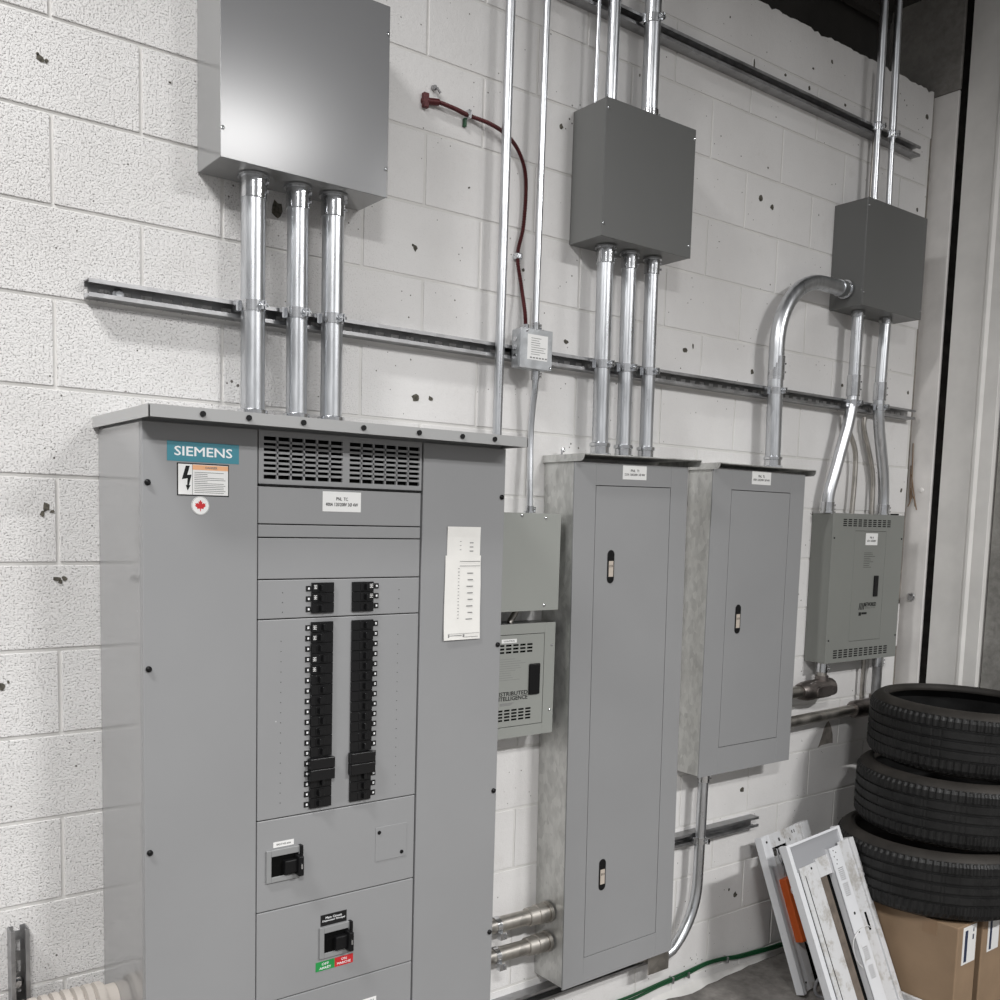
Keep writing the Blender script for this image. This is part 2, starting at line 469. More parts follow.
# beam end, deck, and a dark sheet for the unlit plenum above the wall
bm_ = MB().box(3.50, 3.60, -0.100, 0.245, 0.797, 1.9)
struct(obj('trim_3', bm_, M['conc_dark'], bevel=0.004))
dk = MB().box(-2.1, 3.60, 0.30, 0.36, 0.5, 1.9); dk.box(-2.1, 3.5, 0.20, 0.215, 0.5, 0.80)
struct(obj('plenum_dark', dk, M['deck']))
fls = MB().box(-2.1, 3.60, -0.45, 0.30, 1.235, 1.26); fls.box(-2.1, 3.60, 0.235, 0.27, 1.19, 1.235)  # deck front carried forward, out of view, to shade the upper wall
struct(obj('ceiling', fls, M['deck']))
an = MB().box(3.478, 3.490, 0.19, 0.20, 0.80, 1.235)
struct(obj('trim_4', an, M['strut']))

# ------------------------------------------------------------------ strut channels
def strut(label, a, b, z, y0=0.0, slope=0.0, vertical=False, mat=None, slots=True, group=None):
    """slotted C-channel, 41 mm; a,b along X (or Z when vertical), z = centre on the other axis"""
    h = 0.0206; t = 0.0026; d = 0.041; lip = 0.0095
    m = MB(); L = b - a
    def bx(u0, u1, yy0, yy1, w0, w1):
        if vertical: m.box(z + w0, z + w1, yy0, yy1, u0, u1)
        else: m.box(u0, u1, yy0, yy1, z + w0, z + w1)
    bx(a, b, y0 - d, y0, h - t, h); bx(a, b, y0 - d, y0, -h, -h + t)
    bx(a, b, y0 - d, y0 - d + t, h - lip, h - t); bx(a, b, y0 - d, y0 - d + t, -h + t, -h + lip)
    bx(a, b, y0 - d + t, y0 - d + 3 * t, h - lip, h - lip + t * .8); bx(a, b, y0 - d + t, y0 - d + 3 * t, -h + lip - t * .8, -h + lip)
    if slots:
        bx(a, b, y0 - t, y0, h * .36, h - t); bx(a, b, y0 - t, y0, -h + t, -h * .36)
        p = a + 0.008; 
        while p < b - 0.02:
            q = min(b, p + 0.0225); bx(p, q, y0 - t, y0, -h * .36, h * .36); p += 0.0508
    else:
        bx(a, b, y0 - t, y0, -h + t, h - t)
    base = ((z, y0, a) if vertical else ((a + b) / 2, y0, z - h))
    r = thing('strut_channel', label, 'metal channel', base, group)
    obj('channel', m, mat or M['strut'], r)
    if slope: r.rotation_euler = (0, slope, 0)
    return r
strut('long slotted steel strut crossing the wall above the cabinets, behind all the conduits', -0.137, 3.43, -0.582)
st2 = strut('steel strut high on the wall, crossing behind the conduits above the boxes', 1.10, 3.325, 0.524, slope=0.008)
strut('short steel strut between the tall and the hanging panel, behind the curved conduit', 1.86, 2.466, -2.272)
strut('steel strut along the wall under the tall panel', 1.13, 1.868, -2.69, slots=False)
strut('short upright slotted strut at the lower left beside the big cabinet', -2.78, -2.076, -0.312, vertical=True)
# bolt heads on the struts' washers
for x in (-0.06,):
    m = MB().cyl((x, -0.004, -0.582), (x, -0.008, -0.582), 0.014, 20).cyl((x, -0.008, -0.582), (x, -0.014, -0.582), 0.008, 6)
    r = tag(obj('washer_bolt', m, M['fitting']), 'round washer and bolt inside the left end of the long strut', 'bolt')
m = MB().cyl((-0.312, -0.004, -2.215), (-0.312, -0.008, -2.215), 0.014, 20).cyl((-0.312, -0.008, -2.215), (-0.312, -0.016, -2.215), 0.008, 6)
tag(obj('washer_bolt', m, M['fitting']), 'round washer and bolt inside the short upright strut', 'bolt')

# ------------------------------------------------------------------ conduits
def strap(root, x, y, z, r, horizontal=False):
    m = MB()
    w = 0.013
    m.cyl((x, y, z - w), (x, y, z + w), r + 0.0022, 28)
    # ear toward the strut on the left, bolt ears at the front
    m.box(x - r - 0.012, x - r * .5, y + r * .2, y + r * .75, z - w, z + w)
    m.box(x + r * .15, x + r * .15 + 0.003, y - r - 0.016, y - r * .6, z - w * .8, z + w * .8)
    m.box(x + r * .15 + 0.007, x + r * .15 + 0.010, y - r - 0.016, y - r * .6, z - w * .8, z + w * .8)
    m.cyl((x + r * .15 - 0.006, y - r - 0.009, z), (x + r * .15 + 0.018, y - r - 0.009, z), 0.0035, 10)
    m.cyl((x + r * .15 + 0.010, y - r - 0.009, z), (x + r * .15 + 0.015, y - r - 0.009, z), 0.0065, 6)
    obj('strap_clamp', m, M['fitting'], root)

def connector(root, x, y, z0, z1, r, flange='top', screws=True, name='connector'):
    m = MB().cyl((x, y, z0), (x, y, z1), r + 0.0035, 28)
    if flange == 'top': m.cyl((x, y, z1 - 0.006), (x, y, z1), r + 0.009, 28)
    if flange == 'bottom': m.cyl((x, y, z0), (x, y, z0 + 0.006), r + 0.009, 28)
    if screws:
        for zz in (z0 + (z1 - z0) * .33, z0 + (z1 - z0) * .7):
            a = math.radians(-35)
            dx, dy = math.cos(a), math.sin(a)
            m.cyl((x + dx * r, y + dy * r, zz), (x + dx * (r + 0.009), y + dy * (r + 0.009), zz), 0.004, 8)
    obj(name, m, M['fitting'], root)

def bushing(root, x, y, z, r):
    m = MB().cyl((x, y, z), (x, y, z + 0.03), r + 0.004, 28)
    m.tube([(x, y, z + 0.028), (x, y, z + 0.031), (x, y, z + 0.040), (x, y, z + 0.043)], r, 28, radii=[r + .003, r + .008, r + .008, r + .003])
    m.cyl((x, y, z), (x, y, z + 0.008), r + 0.010, 8)
    obj('compression_fitting', m, M['fitting'], root)

def conduit(label, pts, r, group=None, mat=None, seg=28, name='steel_conduit', smooth=0):
    P = smooth_path(pts, smooth) if smooth else pts
    lo = min(P, key=lambda p: p[2])
    t = thing(name, label, 'conduit', tuple(lo), group)
    obj('pipe', MB().tube(P, r, seg), mat or M['pipe'], t)
    return t

ZT = -0.872      # top of the big cabinet's cap
for (x, r, lab) in ((0.2525, 0.0302, 'leftmost'), (0.3745, 0.0270, 'middle'), (0.4765, 0.0285, 'rightmost')):
    t = conduit('fat galvanised conduit, %s of the three between the upper left box and the big cabinet' % lab, [(x, -0.075, ZT), (x, -0.075, -0.26)], r)
    connector(t, x, -0.075, -0.318, -0.262, r); bushing(t, x, -0.075, ZT, r); strap(t, x, -0.075, -0.577, r)
for (x, r, lab) in ((1.467, 0.0260, 'leftmost'), (1.575, 0.0236, 'middle'), (1.683, 0.0225, 'rightmost')):
    t = conduit('shiny galvanised conduit, %s of the three between the middle box and the tall panel' % lab, [(x + .004, -0.073, -0.8755), (x - .004, -0.073, -0.2135)], r)
    connector(t, x - .003, -0.073, -0.268, -0.215, r); bushing(t, x + .004, -0.073, -0.8755, r); strap(t, x, -0.073, -0.584, r)
# above the middle box
t = conduit('medium conduit rising from the left front of the middle box', [(1.460, -0.075, 0.1975), (1.462, -0.075, 1.234)], 0.0190)
connector(t, 1.462, -0.075, 0.525, 0.60, 0.0190, None); 
t = conduit('fat conduit rising from the centre of the middle box', [(1.640, -0.07, 0.1975), (1.634, -0.07, 1.234)], 0.0265)
connector(t, 1.640, -0.07, 0.1975, 0.245, 0.0265, 'bottom'); strap(t, 1.636, -0.07, 0.524, 0.0265)
conduit('pencil thin conduit rising behind the left side of the middle box', [(1.412, -0.055, 0.1975), (1.417, -0.055, 1.234)], 0.0068)
# long thin conduits
t = conduit('long thin conduit running up past the red cable from behind the big cabinet', [(1.052, -0.06, -1.067), (1.064, -0.06, 1.234)], 0.0142)
t = conduit('thin conduit rising from the small square junction box', [(1.191, -0.06, -0.512), (1.204, -0.06, 1.234)], 0.0104)
connector(t, 1.191, -0.06, -0.513, -0.488, 0.0104, None)
t = conduit('short kinked thin conduit between the small junction box and the blank box below', [(1.196, -0.062, -0.632), (1.196, -0.062, -0.68), (1.200, -0.047, -0.76), (1.203, -0.040, -0.84), (1.198, -0.05, -0.98), (1.196, -0.055, -1.066)], 0.0098, smooth=6)
connector(t, 1.196, -0.062, -0.66, -0.633, 0.0098, None); connector(t, 1.196, -0.055, -1.067, -1.045, 0.0098, 'bottom')
# big elbow into the right box
EX = 2.372; pth = [(EX + .010, -0.075, -0.868), (EX, -0.075, -0.60), (EX - .004, -0.075, -0.43)]
for k in range(0, 19):
    a = PI - (PI / 2) * k / 18
    pth.append((EX - .004 + 0.262 + 0.262 * math.cos(a), -0.075, -0.412 + 0.266 * math.sin(a)))
pth += [(2.70, -0.075, -0.146), (2.790, -0.075, -0.146)]
t = conduit('fat conduit bending over in a large elbow into the side of the right box', pth, 0.0285)
connector(t, EX, -0.075, -0.540, -0.455, 0.0272, None, name='coupling'); bushing(t, EX + .009, -0.075, -0.868, 0.0265); strap(t, EX, -0.075, -0.582, 0.0272)
m = MB().cyl((2.742, -0.075, -0.146), (2.792, -0.075, -0.146), 0.032, 28).cyl((2.780, -0.075, -0.146), (2.7915, -0.075, -0.146), 0.037, 28)
obj('connector', m, M['fitting'], t)
# two kinked conduits from the right box
t = conduit('conduit kinking left between the right box and the olive grey panel', [(2.889, -0.072, -0.216), (2.889, -0.072, -0.40), (2.889, -0.072, -0.56), (2.872, -0.07, -0.66), (2.844, -0.065, -0.76), (2.812, -0.06, -0.87), (2.790, -0.055, -0.95), (2.784, -0.055, -1.029)], 0.0232, smooth=6)
connector(t, 2.889, -0.072, -0.553, -0.470, 0.0232, None, name='coupling'); connector(t, 2.785, -0.055, -1.029, -0.985, 0.0232, 'bottom')
m = MB().cyl((2.889, -0.072, -0.235), (2.889, -0.072, -0.216), 0.027, 28); obj('connector', m, M['fitting'], t); strap(t, 2.889, -0.072, -0.582, 0.0232)
t = conduit('conduit kinking right between the right box and the olive grey panel', [(3.092, -0.072, -0.216), (3.086, -0.072, -0.40), (3.083, -0.072, -0.57), (3.098, -0.07, -0.66), (3.135, -0.065, -0.76), (3.170, -0.06, -0.85), (3.192, -0.055, -0.94), (3.197, -0.055, -1.029)], 0.0226, smooth=6)
connector(t, 3.084, -0.072, -0.553, -0.480, 0.0226, None, name='coupling'); connector(t, 3.196, -0.055, -1.029, -0.985, 0.0226, 'bottom')
m = MB().cyl((3.092, -0.072, -0.240), (3.092, -0.072, -0.216), 0.026, 28); obj('connector', m, M['fitting'], t); strap(t, 3.084, -0.072, -0.582, 0.0226)
conduit('thin conduit with a double bend behind the left kinked conduit', [(2.915, -0.028, -0.62), (2.925, -0.028, -0.66), (2.985, -0.035, -0.76), (2.998, -0.035, -0.86), (2.992, -0.035, -1.029)], 0.010, smooth=6, mat=M['old_pipe'])
conduit('thin conduit with a double bend behind the right kinked conduit', [(3.055, -0.026, -0.62), (3.06, -0.026, -0.67), (3.11, -0.03, -0.78), (3.145, -0.03, -0.88), (3.15, -0.03, -1.029)], 0.009, smooth=6, mat=M['old_pipe'])
t = conduit('conduit rising above the right box, the left one of the pair', [(2.955, -0.07, 0.1965), (2.935, -0.07, 1.234)], 0.0125)
obj('upper_pipe', MB().cyl((2.948, -0.07, 0.53), (2.935, -0.07, 1.2345), 0.0158, 24), M['pipe'], t)
strap(t, 2.949, -0.07, 0.515, 0.0125)
t = conduit('conduit rising above the right box, the right one of the pair', [(3.062, -0.07, 0.1965), (3.036, -0.07, 1.234)], 0.0118)
obj('upper_pipe', MB().cyl((3.054, -0.07, 0.525), (3.036, -0.07, 1.2345), 0.0148, 24), M['pipe'], t)
strap(t, 3.055, -0.07, 0.51, 0.0118)
conduit('very thin dark conduit between the pair above the right box', [(3.005, -0.022, 0.1965), (3.005, -0.022, 0.76)], 0.007, mat=M['old_pipe'])
# below the olive panel
t = conduit('dull conduit dropping from the left underside of the olive grey panel', [(2.806, -0.062, -1.646), (2.806, -0.062, -1.735)], 0.020, mat=M['old_pipe'])
connector(t, 2.806, -0.062, -1.685, -1.648, 0.020, None)
t = thing('conduit_body', 'dark pull elbow under the olive panel, piped into the hanging panel', 'conduit fitting', (2.75, -0.062, -1.79))
m = MB().tube([(2.655, -0.062, -1.757), (2.67, -0.062, -1.757), (2.70, -0.062, -1.757), (2.845, -0.062, -1.752), (2.868, -0.062, -1.75), (2.878, -0.062, -1.75)], .03, 24, radii=[.030, .036, .041, .041, .036, .022])
m.cyl((2.806, -0.062, -1.752), (2.806, -0.062, -1.700), 0.027, 24)
obj('body', m, M['iron'], t)
m = MB()
for q in range(24): pass
cov = []
for q in range(20):
    a = 2 * PI * q / 20; cov.append((2.785 + 0.070 * (abs(math.cos(a)) ** .6) * (1 if math.cos(a) > 0 else -1), -1.757 + 0.022 * (abs(math.sin(a)) ** .6) * (1 if math.sin(a) > 0 else -1)))
m.prism(cov, -0.108, -0.096); obj('cover_plate', m, M['iron'], t, bevel=0.002)
m = MB().cyl((2.5405, -0.062, -1.757), (2.660, -0.062, -1.757), 0.024, 24); obj('nipple', m, M['old_pipe'], t)
t = conduit('dull conduit dropping from the right underside of the olive panel to behind the tyres', [(3.222, -0.062, -1.646), (3.222, -0.062, -1.83)], 0.0205, mat=M['strut'])
connector(t, 3.222, -0.062, -1.69, -1.648, 0.0205, None)
conduit('slim pipe beside the right dropping conduit under the olive panel', [(3.165, -0.03, -1.646), (3.165, -0.03, -1.84)], 0.009, mat=M['old_pipe'])
t = conduit('dark horizontal pipe running from the hanging panel to behind the tyres', [(2.5405, -0.062, -1.878), (3.05, -0.062, -1.868)], 0.0225, mat=M['old_pipe'])
t = thing('conduit_body', 'dark elbow fitting at the end of the horizontal pipe behind the tyres', 'conduit fitting', (3.15, -0.062, -1.90))
m = MB().tube([(3.045, -0.062, -1.868), (3.06, -0.062, -1.868), (3.24, -0.062, -1.865), (3.255, -0.062, -1.865)], .03, 24, radii=[.030, .038, .038, .030])
m.cyl((3.222, -0.062, -1.865), (3.222, -0.062, -1.815), 0.027, 24)
obj('body', m, M['iron'], t)
# curved one under the hanging panel
pth = [(2.088, -0.06, -2.0155), (2.086, -0.06, -2.25), (2.084, -0.06, -2.42)]
for k in range(0, 15):
    a = math.radians(55) * k / 14
    pth.append((2.084 - 0.30 + 0.30 * math.cos(a), -0.06, -2.43 - 0.30 * math.sin(a)))
pth += [(1.915, -0.058, -2.690), (1.885, -0.058, -2.700)]
t = conduit('conduit curving from under the hanging panel down behind the tall panel foot', pth, 0.0195)
connector(t, 2.088, -0.06, -2.05, -2.0155, 0.0195, None); strap(t, 2.086, -0.06, -2.275, 0.0195)
# pair of dull pipes between cabinet and tall panel
for (z, lab) in ((-2.381, 'upper'), (-2.482, 'lower')):
    t = thing('steel_conduit', '%s of the two dull horizontal conduits low between the big cabinet and the tall panel' % lab, 'conduit', (1.1, -0.070, z))
    obj('pipe', MB().cyl((0.8865, -0.070, z + .008), (1.25, -0.070, z), 0.0245, 28), M['old_pipe'], t)
    m = MB().tube([(1.225, -0.070, z), (1.228, -0.070, z), (1.262, -0.070, z), (1.264, -0.070, z), (1.286, -0.070, z), (1.288, -0.070, z), (1.311, -0.070, z)], .03, 28, radii=[.027, .030, .030, .0325, .0325, .030, .030])
    m.cyl((1.304, -0.070, z), (1.3175, -0.070, z), 0.035, 28)
    obj('coupling', m, M['old_pipe'], t)
    m = MB().cyl((1.086, -0.070, z + .003), (1.104, -0.070, z + .003), 0.028, 24).box(1.084, 1.108, -0.112, -0.094, z - .030, z - .008).box(1.100, 1.106, -0.118, -0.094, z - .026, z - .012)
    obj('strap_clamp', m, M['fitting'], t)

# ------------------------------------------------------------------ wall boxes
def screw(root, x, y, z, r=0.005, mat=None):
    m = MB().tube([(x, y, z), (x, y - 0.002, z), (x, y - 0.0032, z)], r, 12, radii=[r, r * .9, r * .45])
    obj('screw', m, mat or M['fitting'], root)

def wall_box(label, x0, x1, z0, z1, d, mat, name='junction_box', screws=(), body=None):
    t = thing(name, label, 'electrical box', ((x0 + x1) / 2, 0, z0))
    obj('body', MB().box(x0 + .001, x1 - .001, -d + 0.003, -0.0005, z0 + .001, z1 - .001), body or mat, t, bevel=0.0015)
    obj('cover', MB().box(x0, x1, -d - 0.0005, -d + 0.002, z0, z1), mat, t, bevel=0.001)
    for (sx, sz) in screws: screw(t, sx, -d - .0005, sz)
    return t
A = wall_box('large grey pull box high on the left with a bright sheen on its cover', 0.1366, 0.597, -0.2612, 0.2132, 0.146, M['gray_glossy'], body=M['gray_body'],
             screws=((0.591, 0.145), (0.590, -0.19), (0.142, -0.195), (0.142, 0.16)))
B = wall_box('grey pull box in the middle of the wall above the tall panel', 1.3713, 1.7805, -0.2131, 0.1966, 0.1475, M['gray_dark'], body=M['gray_lit_side'],
             screws=((1.380, 0.165), (1.377, -0.175), (1.772, 0.165), (1.770, -0.175)))
Cb = wall_box('grey pull box nearest the corner with a large elbow entering its side', 2.7929, 3.230, -0.2146, 0.1955, 0.1462, M['gray_dark'],
              screws=((2.800, 0.165), (2.798, -0.165), (3.222, 0.165), (3.220, -0.18)))
Dbx = wall_box('blank light grey box tucked between the big cabinet and the tall panel', 0.935, 1.270, -1.368, -1.068, 0.12, M['gray_warm'],
               screws=((1.205, -1.082), (1.210, -1.352), (1.11, -1.076), (1.0, -1.082)))

# small square junction box on the strut
t = thing('junction_box', 'small square zinc junction box with a printed sticker on the long strut', 'electrical box', (1.18, -0.041, -0.63))
obj('body', MB().box(1.112, 1.236, -0.0855, -0.0418, -0.630, -0.514), M['zinc'], t, bevel=0.006, segs=3)
obj('cover', MB().box(1.110, 1.238, -0.089, -0.0855, -0.632, -0.512), M['zinc'], t, bevel=0.004)
st = obj('sticker', MB().box(1.138, 1.218, -0.0897, -0.089, -0.605, -0.530), M['label'], t)
m = MB()
for q in range(8): m.box(1.152, 1.152 + random.uniform(.03, .06), -0.0901, -0.0897, -0.540 - q * .0068, -0.5415 - q * .0068)
for q in range(6): m.box(1.148 + q * .012, 1.156 + q * .012, -0.0901, -0.0897, -0.6005, -0.5965)
obj('printing', m, M['greyink'], st)
for (sx, sz) in ((1.135, -0.521), (1.230, -0.623)): screw(t, sx, -0.089, sz, 0.004)
m = MB()
for q in range(3): m.cyl((1.1118, -0.062, -0.545 - q * .026), (1.1102, -0.062, -0.545 - q * .026), 0.008, 12)
obj('knockout', m, M['fitting'], t)

# red armoured cable
pts = [(0.808, -0.006, 0.080), (0.84, -0.016, 0.083), (0.90, -0.018, 0.079), (0.952, -0.012, 0.076), (1.02, -0.022, 0.068), (1.08, -0.025, 0.052), (1.13, -0.022, 0.022), (1.165, -0.018, -0.03),
       (1.174, -0.016, -0.10), (1.169, -0.014, -0.20), (1.152, -0.012, -0.285), (1.156, -0.03, -0.38), (1.152, -0.055, -0.46), (1.152, -0.062, -0.512)]
P = smooth_path(pts, 26)
t = thing('armoured_cable', 'dark red armoured cable looping from the wall down to the small junction box', 'cable', (1.168, -0.062, -0.512))
obj('cable', MB().tube(P, 0.006, 10, radii=[0.0058 + 0.0009 * (1 if i % 2 else -1) for i in range(len(P))]), M['redcable'], t)
m = MB().cyl((0.806, 0.001, 0.08), (0.806, -0.012, 0.08), 0.014, 12).box(0.794, 0.812, -0.016, -0.002, 0.060, 0.100).cyl((0.81, -0.008, 0.08), (0.845, -0.016, 0.083), 0.0095, 12)
obj('wall_connector', m, M['redcable'], t, bevel=0.002)
m = MB().box(0.946, 0.958, -0.022, 0.001, 0.066, 0.090); obj('cable_strap', m, M['fitting'], t, bevel=0.002)
m = MB().box(0.940, 0.950, -0.010, 0.001, 0.044, 0.068); obj('green_tag', m, M['green'], t, bevel=0.002, label='small green clip')
m = MB().box(1.142, 1.164, -0.022, 0.001, -0.296, -0.278); obj('cable_strap', m, M['fitting'], t, bevel=0.003)
m = MB().cyl((1.152, -0.062, -0.514), (1.152, -0.062, -0.498), 0.010, 12); obj('box_connector', m, M['fitting'], t)
m = MB().tube([(0.835, 0.001, 0.122), (0.838, -0.016, 0.120), (0.848, -0.018, 0.108)], 0.0035, 8).cyl((0.833, -0.001, 0.124), (0.834, -0.012, 0.122), 0.0075, 10)
tag(obj('wall_anchor', m, M['strut']), 'small rusty anchor screw just above the start of the red cable', 'screw')

# ------------------------------------------------------------------ the big cabinet
D = 0.315
CX0, CX1, CZ0, CZ1 = -0.109, 0.884, -2.86, -0.900
cab = thing('switchboard', 'large grey floor-standing switchboard with a teal nameplate and two breaker columns', 'electrical cabinet', (0.39, -0.16, -H))
obj('body', MB().box(CX0, CX1, -0.297, -0.0005, CZ0, CZ1), M['gray_side'], cab, bevel=0.002)
obj('plinth', MB().box(CX0 + .03, CX1 - .03, -0.28, -0.02, -H, CZ0), M['void'], cab)
cap = MB().box(-0.121, 0.894, -0.394, -0.0005, -0.8745, -0.872)
cap.box(-0.121, 0.894, -0.394, -0.3915, -0.898, -0.8745).box(-0.121, -0.1185, -0.394, -0.0005, -0.898, -0.8745).box(0.8915, 0.894, -0.394, -0.0005, -0.898, -0.8745)
BOLTS = (-0.006, 0.0985, 0.2307, 0.3878, 0.5453, 0.6767, 0.7806)
capo = obj('cap', cap, M['gray_cap'], cab)
cu = MB().box(-0.105, 0.880, -0.300, -0.001, -0.900, -0.8748); obj('cap_support', cu, M['gray'], cab)
for x in BOLTS:
    obj('cap_bolt', MB().cyl((x * 1.0 - 0.0, -0.394, -0.8845), (x, -0.3985, -0.8845), 0.0062, 16), M['black'], capo)
def cover(name, x0, x1, z0, z1, y=D, mat=None, parent=cab, b=0.0016):
    return obj(name, MB().box(x0, x1, -y, -0.2975, z0, z1), mat or M['gray'], parent, bevel=b)
cover('side_cover', CX0, 0.1565, CZ0, -0.900)
cover('side_cover', 0.6145, CX1, CZ0, -0.900)
for z in (-1.030, -1.434, -1.846, -2.257):
    for x in (-0.098, 0.873):
        m = MB().tube([(x, -D, z), (x, -D - .004, z), (x, -D - .007, z)], 0.0065, 14, radii=[.0068, .0065, .003]); obj('cover_screw', m, M['black'], cab)
# central column, each plate with a dark joint between
def plate(name, z1, z0, y=D - 0.002): return cover(name, 0.1595, 0.6095, z0 + 0.0012, z1 - 0.0012, y)
obj('inner_shadow_gap', MB().box(0.150, 0.620, -0.2985, -0.296, CZ0, -0.90), M['void'], cab)
# ventilated plate, real slots
vz1, vz0 = -0.900, -1.022
vp = MB(); y0, y1 = -D + .001, -0.3075
gx = [(0.172, 0.3785, 6), (0.398, 0.6025, 6)]; ztop, zbot, nr = -0.9135, -1.0105, 8
vp.box(0.1595, 0.172, y0, y1, vz0, vz1).box(0.3785, 0.398, y0, y1, vz0, vz1).box(0.6025, 0.6095, y0, y1, vz0, vz1)
for (a, b_, nc) in gx:
    vp.box(a, b_, y0, y1, ztop, vz1).box(a, b_, y0, y1, vz0, zbot)
    pc = (b_ - a) / nc
    for c in range(1, nc): vp.box(a + c * pc - .0022, a + c * pc + .0022, y0, y1, zbot, ztop)
    pr = (ztop - zbot) / nr
    for r_ in range(1, nr): vp.box(a, b_, y0, y1, ztop - r_ * pr - .0027, ztop - r_ * pr + .0027)
vent = obj('vent_plate', vp, M['gray'], cab)
obj('vent_backing', MB().box(0.165, 0.606, -0.3035, -0.2985, vz0 + .003, vz1 - .003), M['void'], vent)
obj('vent_trim', MB().box(0.1595, 0.6095, -0.3175, -0.300, -1.0262, -1.0222), M['black'], vent)
p1 = plate('blank_plate', -1.0262, -1.1145); plate('blank_plate', -1.1145, -1.1455); plate('blank_plate', -1.1455, -1.2435)
BP1 = plate('breaker_panel', -1.2435, -1.3370); BP2 = plate('breaker_panel', -1.3370, -1.8190)
SP1 = plate('switch_panel', -1.8190, -2.0455); SP2 = plate('switch_panel', -2.0455, -2.2765)
BT = plate('blank_plate', -2.2765, CZ0)
# sticker with panel name
def sticker(parent, x0, x1, z0, z1, y, lines, mat=None, ink=None, name='label_sticker', th=0.0007, tw=None):
    s_ = obj(name, MB().box(x0, x1, y - th, y, z0, z1), mat or M['label'], parent)
    n = len(lines); hh = (z1 - z0); ms = []
    for i, (txt, sz, cz) in enumerate(lines):
        w = (x1 - x0) * (tw[i] if tw else 0.8)
        ms.append(text_mb(txt, (x0 + x1) / 2, z0 + hh * cz, hh * sz, y - th - 0.0002, bold=0.01, target_w=w))
    if ms: obj('lettering', merge(*ms), ink or M['ink'], s_)
    return s_
sticker(p1, 0.3255, 0.4315, -1.0815, -1.0335, -0.313, [('PNL  TC', .16, .64), ('400A 120/208V 3Ø 4W', .17, .36)], tw=(.30, .84))
# brand plate
sticker(cab, -0.055, 0.1105, -0.9815, -0.9385, -D, [('SIEMENS', .46, .52)], M['teal'], M['white'], 'nameplate', tw=(.80,))
w = obj('warning_label', MB().box(-0.033, 0.0865, -D - .0007, -D, -1.0555, -0.9845), M['ink'], cab)
obj('label_face', MB().box(-0.0305, 0.0843, -D - .0011, -D - .0007, -1.0530, -0.9870), M['label'], w)
obj('label_band', MB().box(0.002, 0.0843, -D - .0014, -D - .0011, -0.9985, -0.9880), M['peach'], w)
bolt = [(-0.0135, -0.9905), (-0.0045, -0.9905), (-0.0105, -1.0105), (-0.0005, -1.0095), (-0.0065, -1.0325), (-0.003, -1.0325), (-0.0095, -1.0445), (-0.0135, -1.0325), (-0.0105, -1.0325), (-0.0095, -1.0175), (-0.0225, -1.0205)]
mm = MB().prism(bolt, -D - .0015, -D - .0011)
for q in range(12):
    zz = -1.0035 - q * 0.0040; mm.box(0.006, 0.006 + random.choice([.03, .055, .068, .072]), -D - .0014, -D - .0011, zz, zz - .0009)
mm.box(0.0012, 0.0018, -D - .0014, -D - .0011, -1.0530, -0.9870)
obj('lightning_symbol', mm, M['ink'], w)
tx = text_mb('DANGER', 0.045, -0.9932, 0.0048, -D - .0017, 0.01); obj('lettering', tx, M['greyink'], w)
# round maple leaf sticker
def disc(x, z, r, y0, y1, n=36): return MB().prism([(x + r * math.cos(2 * PI * k / n), z + r * math.sin(2 * PI * k / n)) for k in range(n)], y0, y1)
lf = obj('round_sticker', disc(0.0195, -1.0765, 0.0205, -D - .0011, -D), M['label'], cab, label='round white sticker with a red maple leaf')
obj('sticker_ring', merge(disc(0.0195, -1.0765, 0.0198, -D - .0013, -D - .0011)), M['greyink'], lf)
obj('sticker_field', merge(disc(0.0195, -1.0765, 0.0190, -D - .0015, -D - .0011)), M['label'], lf)
leaf = [(0, 1), (.18, .68), (.34, .76), (.27, .30), (.50, .52), (.58, .40), (.90, .44), (.78, .16), (.95, .04), (.52, -.30), (.58, -.48), (.08, -.42), (.06, -.85), (0, -.85)]
lp = [(0.0195 + x * .0135, -1.0775 + z * .0135) for x, z in leaf] + [(0.0195 - x * .0135, -1.0775 + z * .0135) for x, z in reversed(leaf[1:-1])]
lp = list(reversed(lp))
obj('maple_leaf', MB().prism(lp, -D - .0018, -D - .0015), M['redlbl'], lf)
# breakers
def breaker(parent, x0, x1, z1, style, right):
    pz = 0.0256 if style != 3 else 0.0248
    z0 = z1 - pz + .0008
    m = MB().box(x0, x1, -D - .004, -D + .003, z0, z1)
    xm = (x0 + x1) / 2
    # handle recess rim and toggle
    xh = xm + (.004 if right else -.004) * (1 if style != 1 else -1)
    m.box(xh - .013, xh + .013, -D - .0055, -D - .004, z0 + .0035, z1 - .0035)
    m.box(xh + (-.006 if not right else .0), xh + (.0 if not right else .006), -D - .0145, -D - .0055, z0 + .005, z1 - .005)
    o = obj('circuit_breaker', m, M['black2'], parent, bevel=0.0006, segs=1)
    return o
def num_plate(parent, x, z, full):
    m = MB().box(x - .0062, x + .0062, -D - .0004, -D + .003, z - .0064, z + .0064)
    o = obj('number_plate', m, M['ink'], parent)
    return m
WIN = []
def window(x, z, two):
    m = MB()
    if two: m.box(x - .0022, x + .0028, -D - .0010, -D - .0004, z + .0004, z + .0028).box(x - .0022, x + .0028, -D - .0010, -D - .0004, z - .0028, z - .0004)
    else: m.box(x - .0018, x + .0026, -D - .0010, -D - .0004, z - .0026, z + .0026)
    WIN.append(m)
for k in range(3):
    z1 = -1.2525 - k * .0248
    breaker(BP1, 0.2975, 0.357, z1, 3, False); breaker(BP1, 0.4095, 0.4695, z1, 3, True)
    num_plate(BP1, 0.2895, z1 - .014, 0); num_plate(BP1, 0.4795, z1 - .011, 0); window(0.2895, z1 - .014, 0); window(0.4795, z1 - .011, 0)
